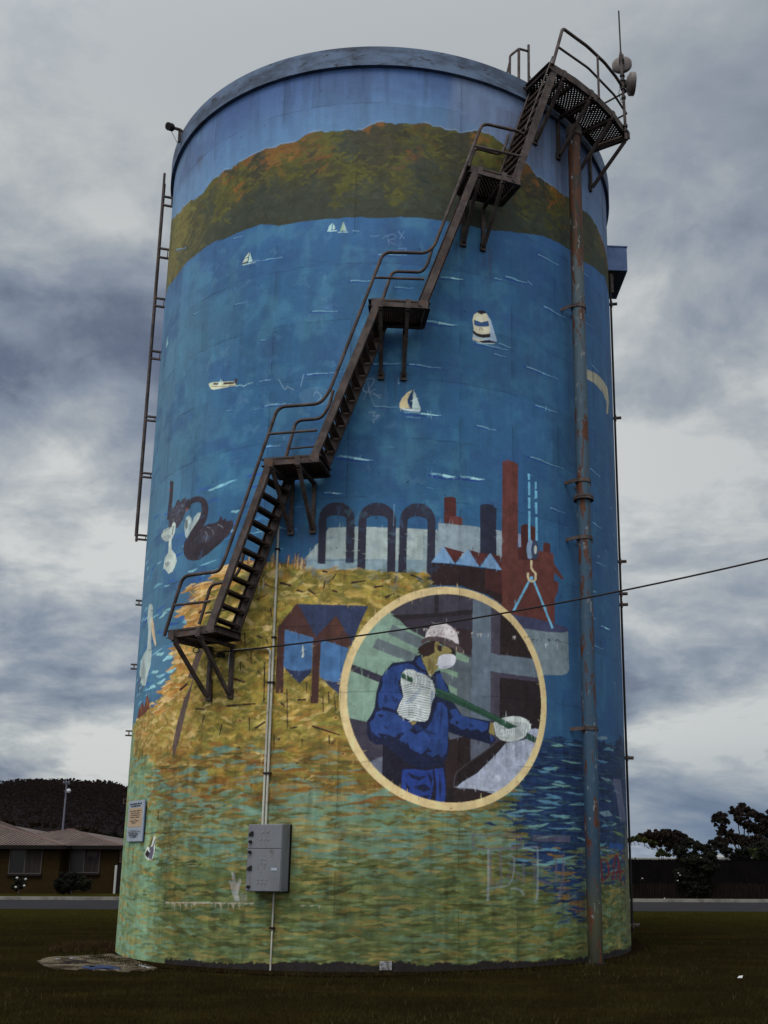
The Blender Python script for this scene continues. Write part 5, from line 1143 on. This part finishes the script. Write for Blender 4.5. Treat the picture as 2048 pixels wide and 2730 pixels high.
# ================================================================== LEFT HOUSE
def house_left():
    Y = 57.; zg = gz(Y)-.02
    X = lambda fr, x, y=700, d=Y: at(fr, x, y, d).x
    Z = lambda y, d=Y: at('K', 500, y, d).z
    h = thing('brick_house', (X('K', 300), Y+5, zg), 'low tan brick house with corrugated hip roof across the road at left', 'house')
    ez = Z(692); x0, xm, x1 = X('K', -900), X('K', 545), X('K', 1000)
    d = 9.
    MB().bx(x0, xm, Y, Y+d, zg, ez).build('front_wall', M_brick, h)
    MB().bx(xm+.01, x1, Y+.9, Y+d-.01, zg, ez-.01).build('side_wall', M_brick, h)
    def roof(xa, xb, ya, yb, zr, nm='roof', hipw=None):
        o = .45; xa -= o; xb += o; ya -= o; yb += o; m = (yb-ya)/2 if hipw is None else hipw; ym = (ya+yb)/2; b = MB(); e = ez+.02
        v = [(xa, ya, e), (xb, ya, e), (xb, yb, e), (xa, yb, e), (xa+m, ym, zr), (xb-m, ym, zr)]
        b.add(v, [(0, 1, 5, 4), (1, 2, 5), (2, 3, 4, 5), (3, 0, 4), (3, 2, 1, 0)])
        ro = b.build(nm, M_roofh, h)
        c = MB(); n = int((xb-xa)/.22)
        for i in range(n):                 # corrugations
            x = xa+.1+i*.22; t = min(1, (x-xa)/m, (xb-x)/m); zt3 = e+(zr-e)*t; yt = ya+(ym-ya)*t
            c.beam((x, ya-.02, e+.012), (x, yt, zt3+.012), (1, 0, 0), .08, .035) if t > .02 else None
        c.build('corrugation', M_roofh, ro)
        r_ = MB(); r_.beam(v[0], v[4], (1, 0, 0), .16, .06); r_.beam(v[1], v[5], (1, 0, 0), .16, .06); r_.beam(v[4], v[5], (0, 1, 0), .18, .07); r_.build('ridge_cap', M_ridge, ro)
        f = MB(); f.bx(xa, xb, ya-.10, ya-.01, e-.20, e-.01); f.bx(xb+.01, xb+.10, ya-.10, yb, e-.20, e-.01); f.build('gutter', M_fascia, ro)
        return ro
    zr2 = at('K', 570, 545, Y+4.5).z; zr1 = zr2+.7
    e1 = X('K', 600)-.45; q_ = at('K', -150, 474, Y+5.5); roof(X('K', -1500), e1, Y, Y+11, q_.z, 'roof', e1+.45-q_.x)
    e2 = X('K', 1078, 700, Y+.45)-.45; q_ = at('K', 578, 546, Y+5.2); roof(X('K', -400), e2, Y+.9, Y+10.4, q_.z, 'roof', e2+.45-q_.x)
    def win(px0, px1, py0, py1, dd, split):
        xa, xb = X('K', px0, d=Y+dd), X('K', px1, d=Y+dd); za, zb4 = Z(py1, Y+dd), Z(py0, Y+dd); y = Y+dd
        f = MB(); w_ = .05
        f.bx(xa-w_, xb+w_, y-.05, y+.02, za-w_, za); f.bx(xa-w_, xb+w_, y-.05, y+.02, zb4, zb4+w_); f.bx(xa-w_, xa, y-.048, y+.02, za, zb4); f.bx(xb, xb+w_, y-.048, y+.02, za, zb4)
        xs_ = xa+(xb-xa)*split; f.bx(xs_-.025, xs_+.025, y-.046, y+.02, za, zb4); fo = f.build('window', M_frame, h)
        MB().bx(xa, xs_-.025, y-.015, y-.008, za, zb4).build('pane', M_glass, fo); MB().bx(xs_+.025, xb, y-.03, y-.022, za, zb4).build('pane', M_curtain, fo)
        MB().bx(xa-.1, xb+.1, y-.14, y-.052, za-.16, za-w_-.002).build('sill', M_fascia, fo)
    win(118, 385, 722, 930, 0, .48); win(640, 885, 722, 920, .9, .48)
    for i in range(7):
        xa = X('K', 780+i*12, d=Y+.8); o = MB().bx(xa-.02, xa+.02, Y+.855, Y+.86, Z(775+rng.uniform(-8, 20)), Z(745+rng.uniform(-15, 10))); o.build('blind', M_frame, h)
    MB().bx(X('K', 1005), X('K', 1075), Y+1.0, Y+2, Z(840), ez-.03).build('pale_wall', M_brickpale, h)
    p = MB().bx(X('K', 1008)-.05, X('K', 1018)+.0, Y+.5, Y+.6, zg, Z(860)); o = p.build('gate_post', M_roofw, None); tag(o, 'white gate post beside the dark side gate of the brick house', 'post')
    o = MB().bx(X('K', 1022), X('K', 1110), Y+.55, Y+.6, zg, Z(850)).build('side_gate', M_fascia, None); tag(o, 'dark side gate right of the brick house', 'gate')
    v_ = at('K', 160, 552, Y+4); MB().tube([v_-UP*.3, v_+UP*.06], .14, 8).build('vent', M_roofw, h)
house_left()
fp = at('K', 565, 545, 78.)
ft = at('K', 590, 160, 78.)
fl = thing('floodlight_pole', (fp.x, 78, gz(78)), 'tall slim grey floodlight pole rising behind the brick house roof', 'light pole')
MB().tube([(fp.x-.05, 78, gz(78)), (ft.x, 78, ft.z)], [.075, .06], 10).build('pole', M_pole, fl, True)
tz_ = ft.z
MB().bx(ft.x-.22, ft.x+.24, 77.95, 78.05, tz_+.0, tz_+.08).build('crossarm', M_pole, fl)
for dx in (-.17, .02, .2): MB().bx(ft.x+dx-.05, ft.x+dx+.05, 77.8, 77.94, tz_+.085, tz_+.26).build('floodlight', M_pole, fl)
q = at('K', 608, 215, 77.7); bm = MB(); bm.lathe([(.01, q.z+.17), (.11, q.z+.13), (.165, q.z), (.11, q.z-.13), (.01, q.z-.17)], (q.x, 77.7), 14); bm.build('lamp', M_lamp, fl, True)
MB().bx(ft.x-.04, q.x, 77.7, 77.8, q.z-.02, q.z+.02).build('lamp_arm', M_pole, fl)

# ================================================================== FOLIAGE
def leaves(clumps, n, size, seed, flat_=.75):
    n = int(n*3.6); size *= .5
    r = np.random.default_rng(seed); c = np.array([q[:3] for q in clumps]); rad = np.array([q[3] for q in clumps]); pr_ = rad**2/np.sum(rad**2)
    k = r.choice(len(c), n, p=pr_); d = r.normal(0, 1, (n, 3)); d /= np.linalg.norm(d, axis=1)[:, None]
    rr = rad[k]*(r.random(n)**.45)*(1+.22*np.sin(d[:, 0]*7+k)*np.cos(d[:, 2]*6+k*2))
    p = c[k]+d*rr[:, None]*np.array([1, 1, flat_])
    a = r.normal(0, 1, (n, 3)); a /= np.linalg.norm(a, axis=1)[:, None]; b = np.cross(a, r.normal(0, 1, (n, 3))); b /= np.linalg.norm(b, axis=1)[:, None]
    s = size*r.uniform(.5, 1.3, n)[:, None]
    v = np.stack([p-a*s, p+b*s*.55, p+a*s, p-b*s*.55], 1).reshape(-1, 3); return v.astype(np.float32)
def leafmesh(name, v, m, parent=None):
    me = bpy.data.meshes.new(name); n = len(v)//4; me.vertices.add(len(v)); me.vertices.foreach_set('co', v.ravel()); me.loops.add(4*n); me.loops.foreach_set('vertex_index', np.arange(4*n, dtype=np.int32))
    me.polygons.add(n); me.polygons.foreach_set('loop_start', np.arange(0, 4*n, 4, dtype=np.int32)); me.update(calc_edges=True); me.materials.append(m)
    o = bpy.data.objects.new(name, me); COL.objects.link(o)
    if parent: o.parent = parent; o.location = -parent.location
    return o
def tree(name, fr, clumps, Y, n, size, m, label, cat, seed, trunk=True, tx=None, group=None):
    """clumps: (x, y, radius) in the photo frame; depth jittered round Y"""
    r = np.random.default_rng(seed); s = FR[fr][2]; C_ = []
    for (x, y, rad) in clumps:
        Yd = Y+r.uniform(-.5, .5)*rad/s/FPX*Y*1.5; q = at(fr, x, y, Yd); C_.append((q.x, q.y, q.z, rad/s/FPX*Y*1.02))
    big_ = list(C_); C_ = []
    for c in big_:                          # break each mass into sprays with air between them
        C_.append((c[0], c[1], c[2], c[3]*.62))
        for _ in range(17):
            dv = r.normal(0, 1, 3); dv /= np.linalg.norm(dv); k_ = c[3]*r.uniform(.45, .98)
            C_.append((c[0]+dv[0]*k_, c[1]+dv[1]*k_, c[2]+dv[2]*k_*.85, c[3]*r.uniform(.22, .42)))
    bx_ = np.mean([c[0] for c in C_]) if tx is None else at(fr, tx, 600, Y).x
    base = Vector((bx_, Y, gz(Y))); t = thing(name, base, label, cat, group)
    leafmesh('crown', leaves(C_, n, size, seed), m, t)
    if trunk:
        zc = np.mean([c[2] for c in C_]); b = MB(); hub = base+Vector((0, 0, (zc-base.z)*.45)); wd_ = max(.05, (zc-base.z)*.03)
        b.tube([base-UP*.05, base.lerp(hub, .5)+Vector((wd_*.5, 0, 0)), hub], [wd_*1.3, wd_, wd_*.85], 8)
        for c in sorted(big_, key=lambda c: -c[3])[:14]: e = Vector(c[:3]); mid = hub.lerp(e, .5)+Vector((0, 0, -.1)); b.tube([hub, mid, e], [wd_*.55, wd_*.35, wd_*.12], 6)
        b.build('trunk', M_bark, t, True)
    return t
tree('low_tree', 'L', [(930,395,34),(975,385,36),(1020,380,38),(1070,378,38),(1120,385,40),(1160,395,36),(1190,410,20),(910,405,22),(1000,420,40),(1080,430,50),(1150,440,45)], 78, 9000, .19, M_leaf_brown, 'broad low tree with reddish brown crown behind the pale blue roof', 'tree', 21)
big = [(1380,275,42),(1350,290,20),(1420,300,25),(1400,340,30),(1380,370,22),(1440,380,40),(1480,240,40),(1530,225,38),(1500,285,36),(1570,255,38),(1610,275,36),(1548,318,34),(1600,345,44),(1650,300,42),(1660,365,48),(1480,400,45),(1540,420,55),(1600,430,55),(1400,420,45),(1455,225,16),(1700,280,60),(1740,360,70),(1360,320,14)]
tree('gum_tree', 'L', big, 72, 15000, .15, M_leaf_brown, 'tall dark spreading gum tree with gaps in its crown at the right edge', 'tree', 22, tx=1530)
tree('dense_bush', 'L', [(1150,470,40),(1200,430,38),(1250,440,40),(1300,470,45),(1340,500,40),(1170,530,50),(1240,530,60),(1310,560,60),(1220,600,60),(1290,620,50),(1160,600,45),(1340,590,35),(1205,410,18),(1180,670,45),(1240,690,50),(1300,680,45),(1220,730,40),(1280,730,36)], 50.5, 15000, .09, M_leaf_dark, 'large dark green bush growing over the dark sheet fence', 'bush', 23, tx=1240)
tree('round_tree', 'L', [(1500,490,40),(1530,470,30),(1470,505,28),(1545,505,26),(1510,520,36)], 58, 5000, .10, M_leaf_dark, 'small round dark green tree behind the fence below the gum tree', 'tree', 24)
tree('yellow_bush', 'L', [(1585,485,30),(1605,510,26),(1560,470,18),(1620,480,14)], 60, 3000, .09, M_leaf_green, 'yellow green bush behind the fence right of the round dark tree', 'bush', 25)
tree('hedge_shrub', 'L', [(870,408,18),(900,405,20),(940,415,22),(975,424,16),(850,415,18),(1005,432,12)], 74, 4200, .12, M_leaf_green, 'light green shrub behind the pale blue roof beside the tank', 'shrub', 26)
tree('spiky_plant', 'L', [(1020,495,16),(1050,490,18),(1080,500,14),(1035,470,10)], 55, 900, .10, M_leaf_green, 'spiky pale flowering plant in front of the pale blue roof', 'plant', 27)
tree('far_bush', 'L', [(1370,440,30),(1330,420,16),(1420,470,40),(1640,440,50),(1690,470,60),(1600,455,30)], 66, 6000, .13, M_leaf_dark, 'dark bushy growth low behind the gum tree trunk', 'bush', 28)
tree('edge_tree', 'L', [(1640,480,40),(1680,500,50),(1650,520,30)], 56, 3000, .10, M_leaf_dark, 'dark bush over the fence at the right picture edge', 'bush', 29)
tree('rusty_tree', 'K', [(700,560,45),(760,545,40),(820,560,40),(860,590,36),(680,600,40),(760,600,55),(840,630,50),(640,590,30)], 76, 7000, .17, M_leaf_rust, 'rust coloured tree behind the roof of the brick house', 'tree', 30)
tree('dark_tree', 'K', [(940,610,36),(990,600,40),(1040,615,40),(1080,640,50),(900,640,30),(1000,660,50),(1120,610,40)], 74, 7000, .15, M_leaf_dark, 'dark green tree behind the brick house beside the tank', 'tree', 31)
tree('small_tree', 'K', [(300,510,24),(350,500,20),(420,515,22),(60,480,30),(120,500,24),(480,520,20)], 90, 4000, .2, M_leaf_rust, 'brown treetops just above the ridge of the brick house', 'tree', 32)
tree('rose_bush', 'K', [(170,1000,40),(210,1030,42),(150,1050,36),(230,990,24)], 54.5, 2600, .05, M_leaf_dark, 'rose bush with pale blooms under the left window of the brick house', 'bush', 33)
rose = bpy.data.objects['rose_bush']
for x, y in ((240,985),(228,1042),(155,1055),(165,975)):
    q = at('K', x, y, 53.9); MB().lathe([(.01, q.z-.07), (.08, q.z), (.01, q.z+.07)], (q.x, q.y), 8).build('bloom', M_roofw, rose, True)
tree('garden_shrub', 'K', [(520,1010,45),(580,960,50),(660,950,40),(700,1000,60),(620,1040,70),(540,1060,50),(740,1050,50),(790,1000,30)], 55, 8000, .07, M_leaf_dark, 'sprawling dark shrub against the wall between the two windows', 'shrub', 34)

# ================================================================== RIGHT SIDE: FENCES, ROOFS
fy = 53.; zfg = gz(fy)
fx0, fx1 = at('L', 780, 600, fy).x-9, 45.
fe = thing('sheet_fence', (fx0+9, fy, zfg), 'tall dark metal sheet fence across the road at right', 'fence')
ztp = at('L', 1000, 527, fy).z
b = MB(); x = fx0
while x < fx1: b.bx(x, x+.19, fy, fy+.03, zfg, ztp-rng.uniform(0, .01)); b.bx(x+.192, x+.238, fy-.02, fy+.03, zfg, ztp-.012); x += .24
b.build('sheet_panel', M_sheet, fe)
x = fx0+.3
while x < fx1: MB().bx(x-.03, x+.03, fy-.04, fy-.021, zfg, ztp+.09).build('fence_post', M_sheet, fe); x += 2.4
b = MB(); b.bx(fx0, fx1, fy-.045, fy+.05, ztp+.002, ztp+.035); b.build('top_rail', M_sheet, fe)
py_ = 50.5; zpg = gz(py_); pk = thing('paling_fence', (fx0+9, py_, zpg), 'low weathered timber paling fence in front of the dark sheet fence', 'fence')
zpt = at('L', 1000, 662, py_).z; b = MB(); x = fx0
while x < fx1:
    h_ = zpt+rng.uniform(-.09, .05); t_ = rng.uniform(-.012, .012)
    b.prism([(x, py_, zpg), (x+.085, py_, zpg), (x+.085+t_, py_, h_-.03), (x+.05+t_, py_, h_), (x+t_, py_, h_-.05)], (0, .018, 0)); x += rng.uniform(.10, .13)
b.build('palings', M_paling, pk)
for z in (zpg+.2, zpt-.2): MB().bx(fx0, fx1, py_+.02, py_+.06, z-.03, z+.03).build('rail', M_paling, pk)
for i in range(14):
    x, y = rng.uniform(860, 1650), rng.uniform(640, 680)
wp = tree('fence_weed', 'L', [(930,650,16),(1140,625,18),(1130,650,14),(1060,755,8)], 50.1, 500, .05, M_leaf_dark, 'thin climbing weed with pale specks on the paling fence', 'weed', 41, trunk=False)
for x, y in ((1140,607),(1137,652),(928,640),(1060,757),(1150,620)):
    q = at('L', x, y, 49.9); MB().lathe([(.005, q.z-.035), (.045, q.z), (.005, q.z+.035)], (q.x, q.y), 8).build('bloom', M_roofw, wp, True)
def roof_house(name, fr, x0, x1, yr0, ye, Y, label, m=M_roofb):
    a, b_ = at(fr, x0, ye, Y), at(fr, x1, ye, Y); zr = at(fr, (x0+x1)/2, yr0, Y+4).z; h = thing(name, ((a.x+b_.x)/2, Y+4, gz(Y)), label, 'house')
    MB().bx(a.x+.4, b_.x-.4, Y+.4, Y+7.6, gz(Y)-.05, a.z-.05).build('wall', M_brickpale, h)
    w_ = b_.x-a.x; m_ = min(w_*.3, 3.5); e = a.z
    MB().add([(a.x, Y, e), (b_.x, Y, e), (b_.x, Y+8, e), (a.x, Y+8, e), (a.x+m_, Y+4, zr), (b_.x-m_, Y+4, zr)], [(0, 1, 5, 4), (1, 2, 5), (2, 3, 4, 5), (3, 0, 4), (3, 2, 1, 0)]).build('roof', m, h)
    MB().bx(a.x, b_.x, Y-.12, Y-.01, e-.16, e+.0).build('gutter', M_roofw, h)
roof_house('neighbour_house', 'L', 640, 1125, 445, 517, 62, 'house with a pale blue grey roof and white gutter seen over the fence')
roof_house('shed', 'L', 1375, 1480, 487, 520, 66, 'small pale roofed shed peeking out between bushes behind the fence', M_roofw)

# ================================================================== HILL
def hill():
    Y = 700.; prof_ = [(-2600,330),(-1600,290),(-900,250),(-500,215),(-200,195),(0,184),(80,163),(170,153),(350,142),(570,142),(700,148),(900,158),(1000,180),(1120,214),(1300,262),(1500,330),(1800,420),(2300,520),(3000,560)]
    nx, ny = 260, 40; xs = np.linspace(prof_[0][0], prof_[-1][0], nx); hy = np.interp(xs, [p[0] for p in prof_], [p[1] for p in prof_])
    top = np.array([at('K', x, y, Y) for x, y in zip(xs, hy)]); b = MB(); r = np.random.default_rng(3)
    jz = np.convolve(r.normal(0, 1, nx), np.ones(5)/5, 'same')
    for j in range(ny):
        t = j/(ny-1); k = 1-abs(t-.6)/.6 if t < .6 else 1-(t-.6)/.4; k = max(k, 0)**.8
        y = 260+ (Y-260)*t/.6 if t < .6 else Y+(t-.6)/.4*500
        for i in range(nx): b.v.append((top[i][0]*(y/Y if t < .6 else 1), y, gz(60)-2+(top[i][2]-gz(60)+2)*k+(jz[i]*.8+r.normal(0, .5))*k))
    b.f = [(j*nx+i, j*nx+i+1, (j+1)*nx+i+1, (j+1)*nx+i) for j in range(ny-1) for i in range(nx-1)]
    struct(b.build('hill', M_hill, None, True))
    # forest canopy: leaf clumps over the near slope
    n = 90000; i = r.integers(0, nx, n); j = r.integers(int(ny*.12), int(ny*.63), n)
    j[:14000] = int(ny*.6); v = np.array(b.v)[j*nx+i]; v[:, 0] += r.uniform(-5, 5, n); v[:, 2] += r.uniform(-1, 2.3, n)
    a = np.array([1, 0, 0])+r.normal(0, .3, (n, 3)); a /= np.linalg.norm(a, axis=1)[:, None]; c = np.array([0, .35, 1])+r.normal(0, .3, (n, 3)); c /= np.linalg.norm(c, axis=1)[:, None]; s = (r.uniform(.35, 1.1, n)*v[:, 1]/700)[:, None]
    q = np.stack([v-a*s, v+c*s*.8, v+a*s, v-c*s*.8], 1).reshape(-1, 3).astype(np.float32)
    o = leafmesh('forest', q, M_hillw); tag(o, 'dark forest covering the low hill behind the brick house', 'forest', None, 'stuff')
hill()
